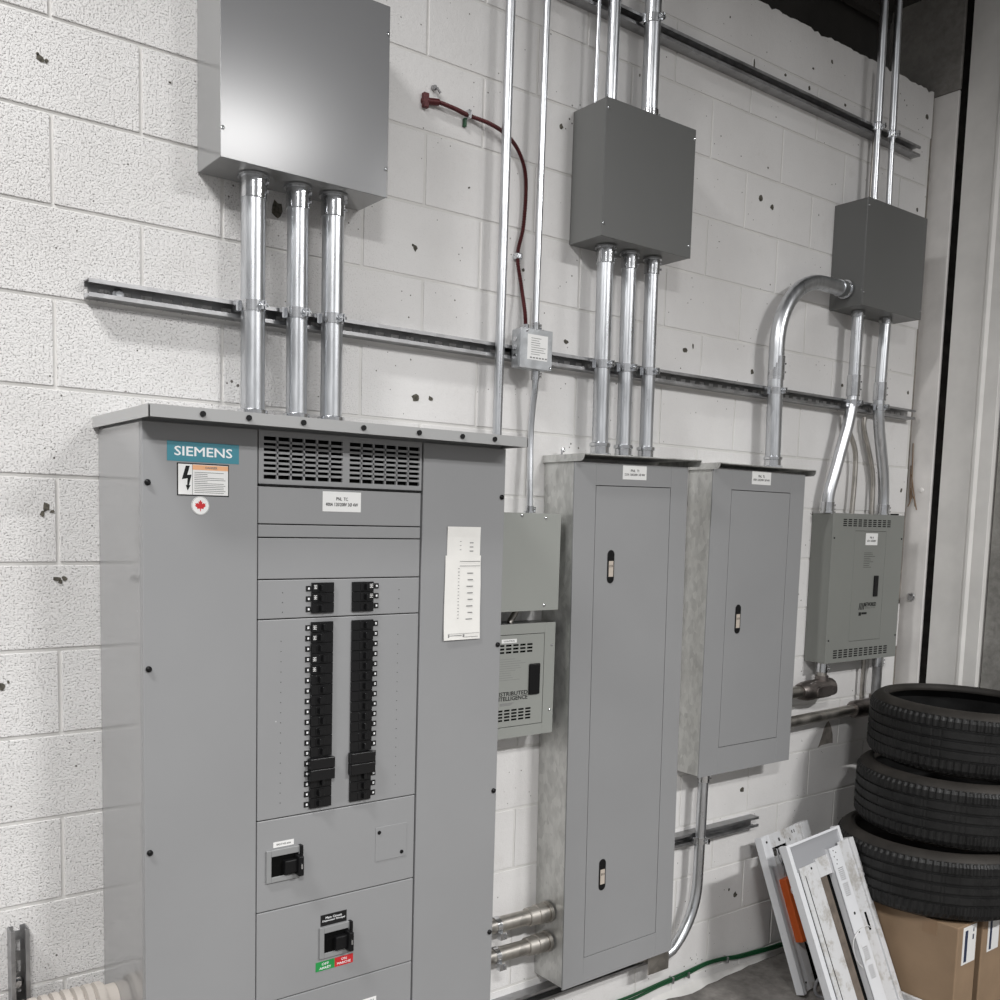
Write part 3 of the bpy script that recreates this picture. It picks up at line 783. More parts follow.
wo = obj('number_print', merge(*WIN), M['white'], BP1); WIN.clear()
for k in range(18):
    z1 = -1.3475 - k * .0256
    if k not in (13, 14): breaker(BP2, 0.2970, 0.3560, z1, k % 3 == 0, False)
    if k not in (13, 14): breaker(BP2, 0.4095, 0.4700, z1, 0, True)
    num_plate(BP2, 0.2890, z1 - .0135, 0); num_plate(BP2, 0.4790, z1 - .0105, 0)
    window(0.2890, z1 - .0135, k % 3 == 0); window(0.4790, z1 - .0105, (k + 1) % 3 != 0)
wo = obj('number_print', merge(*WIN), M['white'], BP2)
for (xa, xb) in ((0.2915, 0.3590), (0.4050, 0.4755)):
    m = MB().box(xa, xb, -D - .016, -D + .002, -1.7080, -1.6815).box(xa, xb, -D - .016, -D + .002, -1.7365, -1.7092).box(xa + .003, xb - .003, -D - .012, -D, -1.7335, -1.689)
    obj('breaker_tie', m, M['black2'], BP2, bevel=0.0015)
m = MB()
for x in (0.222, 0.548):
    for k in range(6): m.cyl((x, -D + .002, -1.275 - (k % 3) * .023), (x, -D + .0014, -1.275 - (k % 3) * .023), .0011, 8)
obj('rivet', m, M['ink'], BP1)
m = MB()
for x in (0.219, 0.547):
    for k in range(17): m.cyl((x, -D + .002, -1.39 - k * .0245), (x, -D + .0014, -1.39 - k * .0245), .0010, 8)
obj('rivet', m, M['ink'], BP2)
# printed tag marks on a few breakers
m = MB()
for (x, z) in ((0.302, -1.258), (0.302, -1.283), (0.458, -1.258), (0.458, -1.283), (0.301, -1.356), (0.301, -1.381), (0.301, -1.433), (0.301, -1.458)):
    for q in range(3): m.box(x, x + .009, -D - .0043, -D - .004, z - q * .004, z - q * .004 - .0015)
    m.box(x + .003, x + .0045, -D - .0043, -D - .004, z - .009, z)
obj('rating_print', m, M['label'], BP2)
# switch handles
def main_switch(parent, x0, x1, z0, z1):
    y = -D + .002
    b = obj('rotary_switch', MB().frame(x0, x1, z0, z1, x0 + .0125, x1 - .0075, z0 + .013, z1 - .016, y - .006, y), M['gray_mid'], parent, bevel=0.001)
    obj('switch_recess', MB().box(x0 + .0125, x1 - .0075, y - .003, y + .001, z0 + .013, z1 - .016), M['void'], parent)
    m = MB().box(x1 - .050, x1 - .004, y - .018, y - .002, z0 + .018, z1 - .028)
    m.box(x1 - .018, x1 - .004, y - .028, y - .002, z0 + .010, z1 - .020)
    obj('switch_handle', m, M['black'], parent, bevel=0.003)
    obj('switch_side', MB().box(x1 - .006, x1 + .001, y - .013, y, z0 + .006, z1 + .002), M['black'], parent, bevel=0.001)
    obj('handle_glint', MB().box(x1 - .013, x1 - .009, y - .030, y - .027, (z0 + z1) / 2 - .011, (z0 + z1) / 2 + .001), M['fitting'], parent)  # small zinc piece standing in for the silver glint on the handle
main_switch(SP1, 0.1825, 0.2755, -1.9745, -1.8945)
main_switch(SP2, 0.3285, 0.4185, -2.2005, -2.1195)
sticker(SP1, 0.2020, 0.2565, -1.8905, -1.8770, -0.313, [('SPD/TVSS 60A', .3, .5)], tw=(.7,))
sticker(SP2, 0.3325, 0.4070, -2.1175, -2.0885, -0.313, [('Main Circuit', .20, .70), ('Disjoncteur Principal', .20, .42)], M['ink'], M['white'], tw=(.62, .86))
sticker(SP2, 0.3200, 0.3740, -2.2330, -2.2090, -0.313, [('OFF', .26, .70), ('ARRÊT', .30, .30)], M['greenlbl'], M['white'], tw=(.38, .62))
sticker(SP2, 0.3740, 0.4275, -2.2330, -2.2090, -0.313, [('ON', .26, .70), ('MARCHE', .26, .30)], M['redlbl'], M['white'], tw=(.28, .74))
sticker(BT, 0.455, 0.500, -2.3800, -2.3440, -0.313, [('MAIN', .3, .7), ('TC', .3, .35)], tw=(.6, .3))
sq = MB().frame(0.4895, 0.5850, -1.9795, -1.8895, 0.4905, 0.5840, -1.9785, -1.8905, -0.3134, -0.313)
sq.v = sq.v
cvp = obj('blank_cover', MB().box(0.4895, 0.5850, -0.3145, -0.313, -1.9795, -1.8895), M['gray'], SP1, bevel=0.0005)
for (x, z) in ((0.500, -1.903), (0.570, -1.966)):
    obj('cover_screw', MB().cyl((x, -0.3145, z), (x, -0.3165, z), 0.005, 12), M['black'], SP1)
# paper schedules taped to the right hand cover
def sheet(name, label, pts, y0, group=None):
    m = MB(); n = len(pts) - 1
    vs = []
    for (xa, xb, z, b) in pts: vs += [(xa, -D - y0 - b, z), (xb, -D - y0 - b * .6, z)]
    vs2 = [(x, y + .0004, z) for x, y, z in vs]; k = len(vs)
    fs = [(2 * i, 2 * i + 1, 2 * i + 3, 2 * i + 2) for i in range(n)] + [(k + 2 * i + 2, k + 2 * i + 3, k + 2 * i + 1, k + 2 * i) for i in range(n)]
    m.add(vs + vs2, fs)
    return tag(obj(name, m, M['paper']), label, 'paper')
s1_ = sheet('paper_sheet', 'upper sheet of paper taped on the big cabinet, mostly covered by the lower sheet', [(0.693, 0.803, -1.112, .003), (0.694, 0.803, -1.14, .001), (0.694, 0.803, -1.20, .0005), (0.694, 0.803, -1.24, .0005)], 0.0006)
s2_ = sheet('paper_sheet', 'long circuit schedule sheet taped on the right of the big cabinet', [(0.6885, 0.8060, -1.188, .0010), (0.6890, 0.8055, -1.21, .0012), (0.6880, 0.8070, -1.27, .0018), (0.6870, 0.8065, -1.33, .002), (0.6865, 0.8075, -1.38, .003), (0.6865, 0.8075, -1.4130, .005)], 0.0014)
m = MB()
for q in range(16):
    z = -1.222 - q * .0088; y = -D - .0040
    m.box(0.730, 0.7345, y, y + .0003, z, z - .0016)
    if q % 2: m.box(0.765 - random.uniform(0, .008), 0.780, y, y + .0003, z - .003, z - .0055)
m.box(0.735, 0.803, -D - .0040, -D - .0037, -1.203, -1.2042).box(0.735, 0.803, -D - .0040, -D - .0037, -1.2150, -1.2162)
m.box(0.700, 0.704, -D - .0060, -D - .0055, -1.398, -1.406).box(0.705, 0.745, -D - .0060, -D - .0055, -1.4005, -1.4020).box(0.749, 0.754, -D - .0060, -D - .0055, -1.3985, -1.406).box(0.756, 0.80, -D - .0060, -D - .0055, -1.4055, -1.4065).box(0.70, 0.804, -D - .0060, -D - .0055, -1.396, -1.3966)
obj('printing', m, M['greyink'], s2_)
m = MB()
for q in range(3): m.box(0.735, 0.740, -D - .0018, -D - .0015, -1.150 - q * .011, -1.1515 - q * .011).box(0.768, 0.780, -D - .0018, -D - .0015, -1.153 - q * .011, -1.1555 - q * .011)
obj('printing', m, M['greyink'], s1_)

# ------------------------------------------------------------------ panelboards
def latch(parent, x, z, y, w=0.030, h=0.108):
    l = obj('latch', MB().obround(x, z, w, h, y - .0022, y - .0002), M['black'], parent, bevel=0.0006)
    obj('latch_slide', MB().box(x - w * .33, x + w * .33, y - .0034, y - .0022, z - h * .30, z + h * .17), M['beigelatch'], l)
    mk = MB()
    for q in (-1, 0, 1): mk.box(x + q * w * .2 - .001, x + q * w * .2 + .001, y - .0038, y - .0034, z - .002, z + .006)
    obj('latch_marks', mk, M['ink'], l)

def panelboard(label, x0, x1, z0, z1, d, hood, door, latches, stick, body_inset=0.0):
    t = thing('panelboard', label, 'electrical panel', ((x0 + x1) / 2, 0, z0))
    obj('enclosure', MB().box(x0 + .004, x1 - .004, -d + .004, -0.0005, z0 + .004, z1), M['sheet'], t, bevel=0.0015)
    dx0, dx1, dz0, dz1 = door; g = 0.0022
    obj('trim_frame', MB().frame(x0, x1, z0, z1, dx0 - g, dx1 + g, dz0 - g, dz1 + g, -d - .002, -d + .004), M['gray'], t, bevel=0.0008)
    obj('door_gap', MB().box(dx0 - .01, dx1 + .01, -d + .0035, -d + .0045, dz0 - .01, dz1 + .01), M['void'], t)
    dr = obj('door', MB().box(dx0, dx1, -d - .002, -d + .003, dz0, dz1), M['gray'], t, bevel=0.0012)
    for (lx, lz) in latches: latch(dr, lx, lz, -d - .002)
    hx0, hx1, hd, hz = hood
    h = MB().box(hx0, hx1, -hd, -0.0005, hz, hz + .003)
    r = 0.016
    for (a, b_) in ((hx0, hx0 + .0025), (hx1 - .0025, hx1)):
        pr = [(-0.0005, hz), (-0.0005, hz - .020), (-hd + r, hz - .020)]
        for q in range(1, 9):
            an_ = (PI / 2) * q / 8; pr.append((-hd + r - r * math.sin(an_), hz - .020 + r - r * math.cos(an_)))
        pr.append((-hd, hz))
        k = len(pr); vs = [(a, y, z) for y, z in pr] + [(b_, y, z) for y, z in pr]
        h.add(vs, [list(range(k)), list(reversed(range(k, 2 * k)))] + [(i, (i + 1) % k, k + (i + 1) % k, k + i) for i in range(k)])
    obj('drip_hood', h, M['sheet'], t)
    (sx0, sx1, sz0, sz1), l1, l2 = stick
    sticker(t, sx0, sx1, sz0, sz1, -d - .002, [(l1, .17, .64), (l2, .16, .36)], tw=(.34, .86))
    return t
T1 = panelboard('tall grey panel with a full length door and two latches beside the big cabinet', 1.323, 1.848, -2.622, -0.900, 0.145, (1.318, 1.862, 0.192, -0.880),
                (1.4175, 1.762, -2.533, -0.9735), [(1.489, -1.231), (1.490, -2.262)], ((1.533, 1.643, -0.9500, -0.9050), 'PNL  TI', '225A 120/208V 3Ø 4W'))
T1.rotation_euler = (0, -0.016, 0)
T2 = panelboard('shorter grey panel hanging on the wall, one latch, right of the tall panel', 1.990, 2.532, -2.011, -0.888, 0.115, (1.982, 2.552, 0.150, -0.874),
                (2.096, 2.442, -1.909, -0.9635), [(2.165, -1.434)], ((2.206, 2.318, -0.9375, -0.8900), 'PNL  TL', '100A 120/208V 3Ø 4W'))
# small anchor on tall hood and hanging spacer foot
tag(obj('eye_bolt', MB().tube(smooth_path([(1.345, -0.03, -0.876), (1.345, -0.03, -0.862), (1.352, -0.03, -0.855), (1.356, -0.03, -0.862), (1.352, -0.03, -0.868)], 4), 0.0028, 8), M['fitting']), 'tiny eye bolt on the left of the tall panel hood', 'bolt')
m = MB().box(1.80, 1.905, -0.090, -0.084, -2.722, -2.640).box(1.74, 1.866, -0.080, -0.045, -2.668, -2.650).box(1.845, 1.852, -0.075, -0.045, -2.690, -2.668).box(1.858, 1.864, -0.075, -0.045, -2.695, -2.668).box(1.80, 1.815, -0.07, -0.05, -2.685, -2.668)
tag(obj('mounting_bracket', m, M['old_pipe']), 'rusty clamp bracket under the right foot of the tall panel', 'bracket')

# ---- ventilated load centres
def vents(mb, xa, xb, za, zb, nc, nr, y, gap=0.25, rgap=0.45):
    pc = (xb - xa) / nc; pr = (zb - za) / nr
    for c in range(nc):
        for r_ in range(nr):
            mb.box(xa + (c + gap / 2) * pc, xa + (c + 1 - gap / 2) * pc, y - .0004, y, za + (r_ + rgap / 2) * pr, za + (r_ + 1 - rgap / 2) * pr)

# mid load centre
t = thing('load_centre', 'small ventilated panel with a black handle between the big cabinet and the tall panel', 'electrical panel', (1.12, 0, -1.764))
d = 0.10
obj('enclosure', MB().box(0.955, 1.276, -d + .004, -0.0005, -1.760, -1.412), M['gray_dark'], t, bevel=0.0015)
dx = (0.985, 1.233, -1.7285, -1.443)
obj('trim_frame', MB().frame(0.951, 1.279, -1.765, -1.409, dx[0] - .0018, dx[1] + .0018, dx[2] - .0018, dx[3] + .0018, -d - .002, -d + .004), M['gray_warm'], t, bevel=0.0008)
obj('door_gap', MB().box(dx[0] - .01, dx[1] + .01, -d + .0035, -d + .0045, dx[2] - .01, dx[3] + .01), M['void'], t)
dr = obj('door', MB().box(dx[0], dx[1], -d - .0018, -d + .003, dx[2], dx[3]), M['gray_warm'], t, bevel=0.001)
v = MB(); vents(v, 0.990, 1.188, -1.501, -1.469, 7, 3, -d - .0018); obj('vent_slots', v, M['void'], dr); v = MB(); vents(v, 0.990, 1.188, -1.712, -1.672, 7, 4, -d - .0018)
obj('vent_slots', v, M['void'], dr)
sticker(dr, 1.060, 1.120, -1.4665, -1.4545, -d - .0018, [('LIGHTING', .35, .5)], tw=(.7,))
obj('handle', MB().box(1.172, 1.216, -d - .0085, -d - .0018, -1.6340, -1.5360), M['black'], dr, bevel=0.004)
w1 = text_mb('DISTRIBUTED', 1.105, -1.6245, 0.0125, -d - .0022, 0.012, target_w=0.130); w2 = text_mb('INTELLIGENCE', 1.105, -1.6395, 0.0125, -d - .0022, 0.012, target_w=0.130)
obj('lettering', merge(w1, w2), M['ink'], dr)
m = MB()
for q in range(10): m.box(1.05, 1.05 + random.uniform(.05, .11), -d - .0021, -d - .0018, -1.516 - q * .0072, -1.5172 - q * .0072)
for q in range(3): m.box(1.06, 1.115 - q * .006, -d - .0021, -d - .0018, -1.6535 - q * .003, -1.6555 - q * .003)
obj('printing', m, M['greyink'], dr)
for z in (-1.482, -1.690): screw(t, 1.264, -d - .002, z, 0.004)
m = MB().tube(smooth_path([(1.16, -0.05, -1.368), (1.15, -0.05, -1.385), (1.13, -0.05, -1.411)], 4), 0.010, 14)
tag(obj('short_nipple', m, M['old_pipe']), 'short dark slanted pipe between the blank box and the small ventilated panel', 'conduit')

# right load centre
t = thing('load_centre', 'olive grey ventilated panel nearest the corner, above the tyres', 'electrical panel', (3.02, 0, -1.646))
d = 0.098
obj('enclosure', MB().box(2.764, 3.286, -d + .003, -0.0005, -1.643, -1.031), M['gray_olive'], t, bevel=0.0015)
dx = (2.925, 3.157, -1.560, -1.100)
obj('trim_frame', MB().frame(2.7615, 3.291, -1.645, -1.029, dx[0] - .0012, dx[1] + .0012, dx[2] - .0012, dx[3] + .0012, -d - .002, -d + .003), M['gray_olive'], t, bevel=0.0008)
obj('door_gap', MB().box(dx[0] - .01, dx[1] + .01, -d + .0025, -d + .0035, dx[2] - .01, dx[3] + .01), M['void'], t)
dr = obj('door', MB().box(dx[0], dx[1], -d - .0018, -d + .002, dx[2], dx[3]), M['gray_olive'], t, bevel=0.001)
v = MB(); vents(v, 2.828, 3.190, -1.083, -1.050, 10, 4, -d - .002, 0.3, 0.4); obj('vent_slots', v, M['ink'], t); v = MB(); vents(v, 2.812, 3.225, -1.628, -1.590, 11, 4, -d - .002, 0.3, 0.4)
obj('vent_slots', v, M['ink'], t)
sticker(dr, 3.003, 3.092, -1.158, -1.108, -d - .0018, [('PNL  N', .16, .64), ('60A 120/208V', .16, .36)], tw=(.3, .75))
obj('handle', MB().box(3.082, 3.114, -d - .007, -d - .0018, -1.3760, -1.2870), M['black'], dr, bevel=0.003)
lg = MB()
for q in range(4): 
    xq = 2.983 + q * .0105; s_ = 1 if q % 2 else -1
    lg.prism([(xq, -1.430), (xq + .0055, -1.430), (xq + .0055 + .006, -1.401), (xq + .006, -1.401)], -d - .0022, -d - .0018)
w1 = text_mb('NETWORKED', 3.068, -1.4085, 0.0165, -d - .0021, 0.016, target_w=0.088); w2 = text_mb('lighting controls', 3.068, -1.4235, 0.0055, -d - .0021, 0.0, target_w=0.074)
lg.box(2.985, 3.003, -d - .0022, -d - .0018, -1.455, -1.440).box(3.006, 3.045, -d - .0022, -d - .0018, -1.450, -1.441)
obj('lettering', merge(lg, w1, w2), M['ink'], dr)
m = MB()
for q in range(9): m.box(2.998, 3.04 + random.uniform(0, .045), -d - .0021, -d - .0018, -1.190 - q * .0075, -1.1914 - q * .0075)
obj('printing', m, M['ink'], dr)
for (x, z) in ((2.775, -1.13), (3.279, -1.13), (2.778, -1.55), (3.279, -1.55)): screw(t, x, -d - .002, z, 0.004, M['ink'])
m = MB().box(3.245, 3.262, -0.09, -0.06, -1.031, -1.022); obj('tab', m, M['ink'], t)

# ------------------------------------------------------------------ things on the side strip
m = MB().box(3.488, 3.503, -0.052, -0.030, -1.410, -1.378).tube(smooth_path([(3.488, -0.040, -1.385), (3.480, -0.052, -1.378), (3.478, -0.062, -1.384), (3.482, -0.064, -1.398)], 4), 0.004, 8)
tag(obj('pipe_bracket', m, M['strut'], bevel=0.001), 'small grey hook bracket on the white column right of the olive panel', 'bracket')
m = MB().tube([(3.5, -0.052, -0.912), (3.497, -0.052, -0.912), (3.494, -0.052, -0.912)], .011, 14, radii=[.012, .011, .005])
tag(obj('round_bolt', m, M['panelwhite2']), 'round painted bolt head on the white column above the olive panel', 'bolt')
m = MB()
for (a, b_, c_) in (((3.492, -0.004, -0.70), (3.488, -0.012, -0.86), (3.486, -0.018, -0.95)), ((3.493, -0.006, -0.84), (3.484, -0.028, -0.93), (3.486, -0.044, -1.00)), ((3.494, -0.004, -0.90), (3.482, -0.016, -0.955), (3.480, -0.006, -0.985)), ((3.492, -0.01, -0.93), (3.485, -0.03, -0.95), (3.487, -0.036, -0.985)), ((3.49, -0.002, -0.80), (3.487, -0.006, -0.90), (3.488, -0.010, -0.97))):
    m.tube(smooth_path([a, b_, c_], 6), 0.0024, 6)
tag(obj('frayed_twine', m, M['twine']), 'strands of frayed brown twine hanging from the crack beside the white column', 'twine')

# ------------------------------------------------------------------ green wire along the foot of the wall
t = thing('green_cable', 'pair of green insulated wires clipped along the foot of the wall', 'cable', (2.2, -0.01, -2.83))
for dz in (0, -0.011):
    P = smooth_path([(1.30, -0.012, -2.835 + dz), (1.60, -0.012, -2.832 + dz), (1.80, -0.012, -2.832 + dz * 1.4), (1.966, -0.012, -2.824 + dz), (2.08, -0.012, -2.820 + dz * 1.2), (2.22, -0.012, -2.812 + dz * .7), (2.33, -0.012, -2.820 + dz * .7), (2.414, -0.012, -2.832 + dz * .9), (2.55, -0.012, -2.842 + dz), (2.702, -0.012, -2.852 + dz), (2.95, -0.012, -2.86 + dz)], 6)
    obj('wire', MB().tube(P, 0.0052, 10), M['green'], t)
for (x, z) in ((2.11, -2.832), (2.345, -2.83), (2.02, -2.83)):
    obj('cable_clip', MB().box(x - .004, x + .004, -0.022, 0.001, z - .012, z + .012), M['strut'], t, bevel=0.001)

# ------------------------------------------------------------------ beige ribbed duct at the lower left
P = []; R_ = []
x = -0.75
while x < -0.150:
    P += [(x, -0.095, -2.285), (x + .004, -0.095, -2.285), (x + .019, -0.095, -2.285), (x + .023, -0.095, -2.285)]; R_ += [.050, .060, .060, .050]; x += .0245
P.append((-0.146, -0.095, -2.285)); R_.append(.047)
t = thing('ribbed_duct', 'beige ribbed flexible duct entering the lower left side of the big cabinet', 'duct', (-0.45, -0.095, -2.345))
obj('hose', MB().tube(P, .05, 32, radii=R_, smooth=False), M['beige'], t)
m = MB().cyl((-0.147, -0.095, -2.285), (-0.1095, -0.095, -2.285), 0.048, 32).cyl((-0.150, -0.095, -2.285), (-0.138, -0.095, -2.285), 0.056, 32)
obj('end_collar', m, M['beige'], t)

# ------------------------------------------------------------------ tyres
def tyre(cx, cy, zb, label, R=0.358, W=0.2595, hole=0.292, ph=0, tilt=0):
    """a tyre lying flat with its lower sidewall at zb"""
    t = thing('car_tyre', label, 'tyre', (cx, cy, zb), 'stacked used tyres')
    g = 0.008
    rt = R
    prof = [(hole + .004, 0.018), (hole + .010, 0.004), (hole + .018, 0.0), (R - .040, 0.006), (R - .014, 0.018)]       # lower sidewall
    tread = [(R - .008, 0.024), (R - .001, 0.038), (R, 0.070), (R - g, 0.072), (R - g, 0.079), (R, 0.081), (R, 0.108), (R - g, 0.110), (R - g, 0.119), (R, 0.121),
             (R, 0.146), (R - g, 0.148), (R - g, 0.157), (R, 0.159), (R, 0.186), (R - g, 0.188), (R - g, 0.195), (R, 0.197), (R - .001, 0.222), (R - .008, 0.234)]
    up_ = [(R - .010, 0.238), (R - .024, 0.249), (R - .036, W - .003), (hole + .018, W), (hole + .012, W - .004), (hole + .006, W - .002), (hole, W - .010), (hole, W - .022), (hole + .010, W - .030), (R - .024, 0.20), (R - .018, 0.131), (R - .024, 0.06), (hole + .012, 0.030)]
    prof = prof + tread + up_
    kz = 0.2520 / W; prof = [(r, z * kz) for r, z in prof]
    SEG = 360
    i0 = 5; sh1 = (5, 6, 7); sh2 = (22, 23, 24)
    rnd = random.Random(int(cx * 1000) + ph)
    wob = [rnd.choice((0, 0, 0, 1)) for _ in range(SEG)]
    def fn(i, j, r):
        if j in sh1 and (i // 2 + ph) % 2 == 0: return r - .0045
        if j in sh2 and (i // 2 + ph + 1) % 2 == 0: return r - .0045
        if j in (10, 11, 14, 15, 18, 19) and wob[i]: return r - .0018
        return r
    m = MB().lathe(prof, (cx, cy, zb), SEG, fn, smooth=False)
    o = obj('tread', m, M['rubber'], t)
    # dusty upper sidewall as its own surface ring, bead included
    sw = [(R - .011, 0.2400), (R - .024, 0.2515), (R - .036, W - .0005), (hole + .026, W + .0005), (hole + .020, W + .0025), (hole + .016, W + .0025), (hole + .013, W + .001), (hole + .012, W + .0015), (hole + .010, W - .002), (hole + .004, W - .0035), (hole - .0015, W - .012), (hole - .0015, W - .020)]
    sw = [(r, z * kz) for r, z in sw]
    swb = [(r + .001, z - .004) for r, z in reversed(sw)]
    obj('sidewall', MB().lathe(sw + swb, (cx, cy, zb), 120, smooth=True), M['rubber_dust'], t)
    t.rotation_euler = (math.radians(tilt), 0, 0)
    return t
ZB = -2.523
tyre(2.992, -0.482, ZB, 'worn car tyre, bottom one of the stack of three, resting on the cardboard boxes', ph=0, tilt=0.0)
tyre(3.060, -0.505, ZB + .2590, 'worn car tyre, middle one of the stack of three', ph=1, tilt=0.7)
tyre(3.118, -0.508, ZB + .5190, 'worn car tyre, topmost of the stack, its open hole showing', ph=2, tilt=1.5)
# ------------------------------------------------------------------ cardboard boxes
def carton(label, x0, x1, y0, y1, z1):
    t = thing('cardboard_box', label, 'box', ((x0 + x1) / 2, (y0 + y1) / 2, -H))
    obj('carton', MB().box(x0, x1, y0, y1, -H + .0005, z1), M['card'], t, bevel=0.004)
    return t
BT_ = ZB - .0015
t = carton('brown cardboard box under the tyres, the one nearer the leaning light fixtures', 2.712, 2.856, -0.738, -0.31, BT_)
obj('packing_tape', MB().box(2.7108, 2.7121, -0.660, -0.605, BT_ - .055, BT_).box(2.7108, 2.755, -0.660, -0.605, BT_ - .0002, BT_ + .0006), M['tape'], t)
m = obj('shipping_label', MB().box(2.749, 2.845, -0.7395, -0.7380, BT_ - .150, BT_ - .008), M['label'], t)
mm = MB().box(2.762, 2.782, -0.7400, -0.7395, BT_ - .142, BT_ - .022).box(2.820, 2.827, -0.7400, -0.7395, BT_ - .035, BT_ - .020).box(2.818, 2.828, -0.7400, -0.7395, BT_ - .065, BT_ - .045)
obj('label_print', mm, M['blue'], m)
t = carton('second brown cardboard box under the tyres, at the right edge', 2.898, 3.100, -0.738, -0.31, BT_)
m = obj('shipping_label', MB().box(2.938, 3.025, -0.7395, -0.7380, BT_ - .145, BT_ - .006), M['label'], t)
mm = MB().box(2.952, 2.968, -0.7400, -0.7395, BT_ - .138, BT_ - .018).box(2.996, 3.003, -0.7400, -0.7395, BT_ - .030, BT_ - .014)
obj('label_print', mm, M['blue'], m)
tag(obj('white_batten', MB().box(2.692, 2.706, -1.05, -0.44, -H + .0005, -H + .062), M['fix'], bevel=0.002), 'thin white batten on the floor along the side of the cardboard box', 'batten')

# ------------------------------------------------------------------ old light fixtures leaning at the wall
def basis(T, Bt, skew=0.0):
    T = Vector(T); l = Vector(Bt) - T; L = l.length; l.normalize()
    w = Vector((1, 0, 0)); w = (w - l * w.dot(l)).normalized()
    n = w.cross(l)       # points into the wall
    w = (w - l * skew).normalized()
    # local: x = across, y = out of the plane (towards wall positive), z = up along the fixture
    mat = Matrix(((w.x, n.x, -l.x, T.x), (w.y, n.y, -l.y, T.y), (w.z, n.z, -l.z, T.z), (0, 0, 0, 1)))
    return mat, L
def fixture(label, T, Bt, skew=0, sc=1.0):
    X, L = basis(T, Bt, skew); X = X @ Matrix.Diagonal((sc * 1.0, sc, sc, 1)) if sc != 1 else X; L = L / sc
    t = thing('light_fixture', label, 'light fixture', Bt)
    return t, X, L
# left one, with the orange ballast
t, X, L = fixture('old light fixture with an orange ballast cover, leaning on the wall', (2.412, -0.062, -2.330), (2.440, -0.275, -2.897), 0.02)
W = 0.325
m = MB().box(0, 0.020, -.035, 0, -L, 0).box(0.020, 0.075, -.016, -.012, -L, 0)
obj('side_rail', m, M['fix_clean'], t, bevel=0.0015, xf=X)
m = MB().box(0.072, 0.112, -.016, -.010, -L, -0.09).box(0.27, W, -.030, 0, -L, 0)
obj('inner_rail', m, M['fix'], t, bevel=0.001, xf=X)
m = MB().box(0.075, 0.19, -.016, -.012, -.055, -.002).box(0.165, W, -.020, -.014, -.085, 0.0)
obj('end_plate', m, M['fix'], t, bevel=0.001, xf=X)
m = MB().box(0.112, 0.27, -.004, -.001, -L, -.05); obj('back_pan', m, M['void'], t, xf=X)
m = MB().box(0.062, 0.142, -.048, -.008, -.425, -.178); bo = obj('ballast', m, M['orange'], t, bevel=0.004, xf=X, label='orange ballast')
ring = MB(); 
for q in range(20):
    a, b_ = 2 * PI * q / 20, 2 * PI * (q + 1) / 20
    c0, c1 = (0.084, -.228), (.009, .013)
    ring.prism([(c0[0] + c1[0] * math.cos(a) * .55, c0[1] + c1[1] * math.sin(a) * .6), (c0[0] + c1[0] * math.cos(a), c0[1] + c1[1] * math.sin(a)), (c0[0] + c1[0] * math.cos(b_), c0[1] + c1[1] * math.sin(b_)), (c0[0] + c1[0] * math.cos(b_) * .55, c0[1] + c1[1] * math.sin(b_) * .6)], -.049, -.048)
obj('ring_mark', ring, M['white'], bo, xf=X)
m = MB()
for q in range(4):
    xx = .100 + q * .012
    m.tube(smooth_path([(xx, -.012, -.178), (xx + .004, -.022, -.14), (xx - .004 + q * .006, -.018, -.10), (xx + .008, -.010, -.065)], 6), 0.003, 8)
m.tube(smooth_path([(.12, -.012, -.425), (.135, -.030, -.47), (.175, -.040, -.52), (.23, -.035, -.54)], 6), .004, 8)
obj('wiring', m, M['wire'], t, xf=X)
m = MB().cyl((0.05, -.017, -.026), (0.05, -.0155, -.026), .005, 12).cyl((0.056, -.017, -.575), (0.056, -.0155, -.575), .004, 12)
obj('screw_hole', m, M['ink'], t, xf=X)
m = MB()
for (a, b_) in ((.125, -.03), (.19, -.045), (.215, -.02), (.23, -.02)): m.box(a, a + .005, -.0205, -.0160, b_ - .008, b_ + .004)
obj('slot', m, M['ink'], t, xf=X)

# right one in front
t, X, L = fixture('white slotted light fixture leaning in front, partly hiding the one with the ballast', (2.236, -0.300, -2.262), (2.278, -0.548, -2.896), sc=0.955)
m = MB().box(0, 0.018, -.034, .0, -L, 0).box(0.018, 0.042, -.022, -.018, -L, -.0).box(0.018, 0.345, -.034, -.030, -.010, 0.0).box(0.345, 0.362, -.034, 0, -.10, 0)
obj('outer_frame', m, M['fix_clean'], t, bevel=0.0015, xf=X)
m = MB().box(0.036, 0.345, -.024, -.012, -.110, -.012); obj('end_lining', m, M['fix_grey'], t, bevel=0.001, xf=X)
m = MB().box(0.042, 0.152, -.030, -.024, -L, -.096)
obj('left_plate', m, M['fix'], t, bevel=0.0015, xf=X)
m = MB().box(0.064, 0.068, -.0306, -.029, -L, -.13); obj('seam', m, M['ink'], t, xf=X)
m = MB().box(0.152, 0.235, -.030, -.024, -.158, -.086); obj('cross_plate', m, M['fix'], t, xf=X)
m = MB().box(0.152, 0.212, -.016, -.010, -L, -.150); obj('channel_floor', m, M['fix_brown'], t, xf=X)
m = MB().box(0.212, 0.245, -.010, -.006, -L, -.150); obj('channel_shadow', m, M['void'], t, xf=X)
m = MB().box(0.236, 0.312, -.042, -.036, -L, -.068).box(0.236, 0.240, -.042, -.012, -L, -.068)
obj('slotted_strip', m, M['fix_clean'], t, bevel=0.001, xf=X)
for (z0_, nn) in ((-.150, 7), (-.212, 7), (-.46, 7), (-.530, 7)):
    m = MB()
    for q in range(nn): m.box(0.258, 0.292, -.0424, -.042, z0_ - q * .0075, z0_ - q * .0075 - .0018)
    obj('louvre', m, M['ink'], t, xf=X)
m = MB()
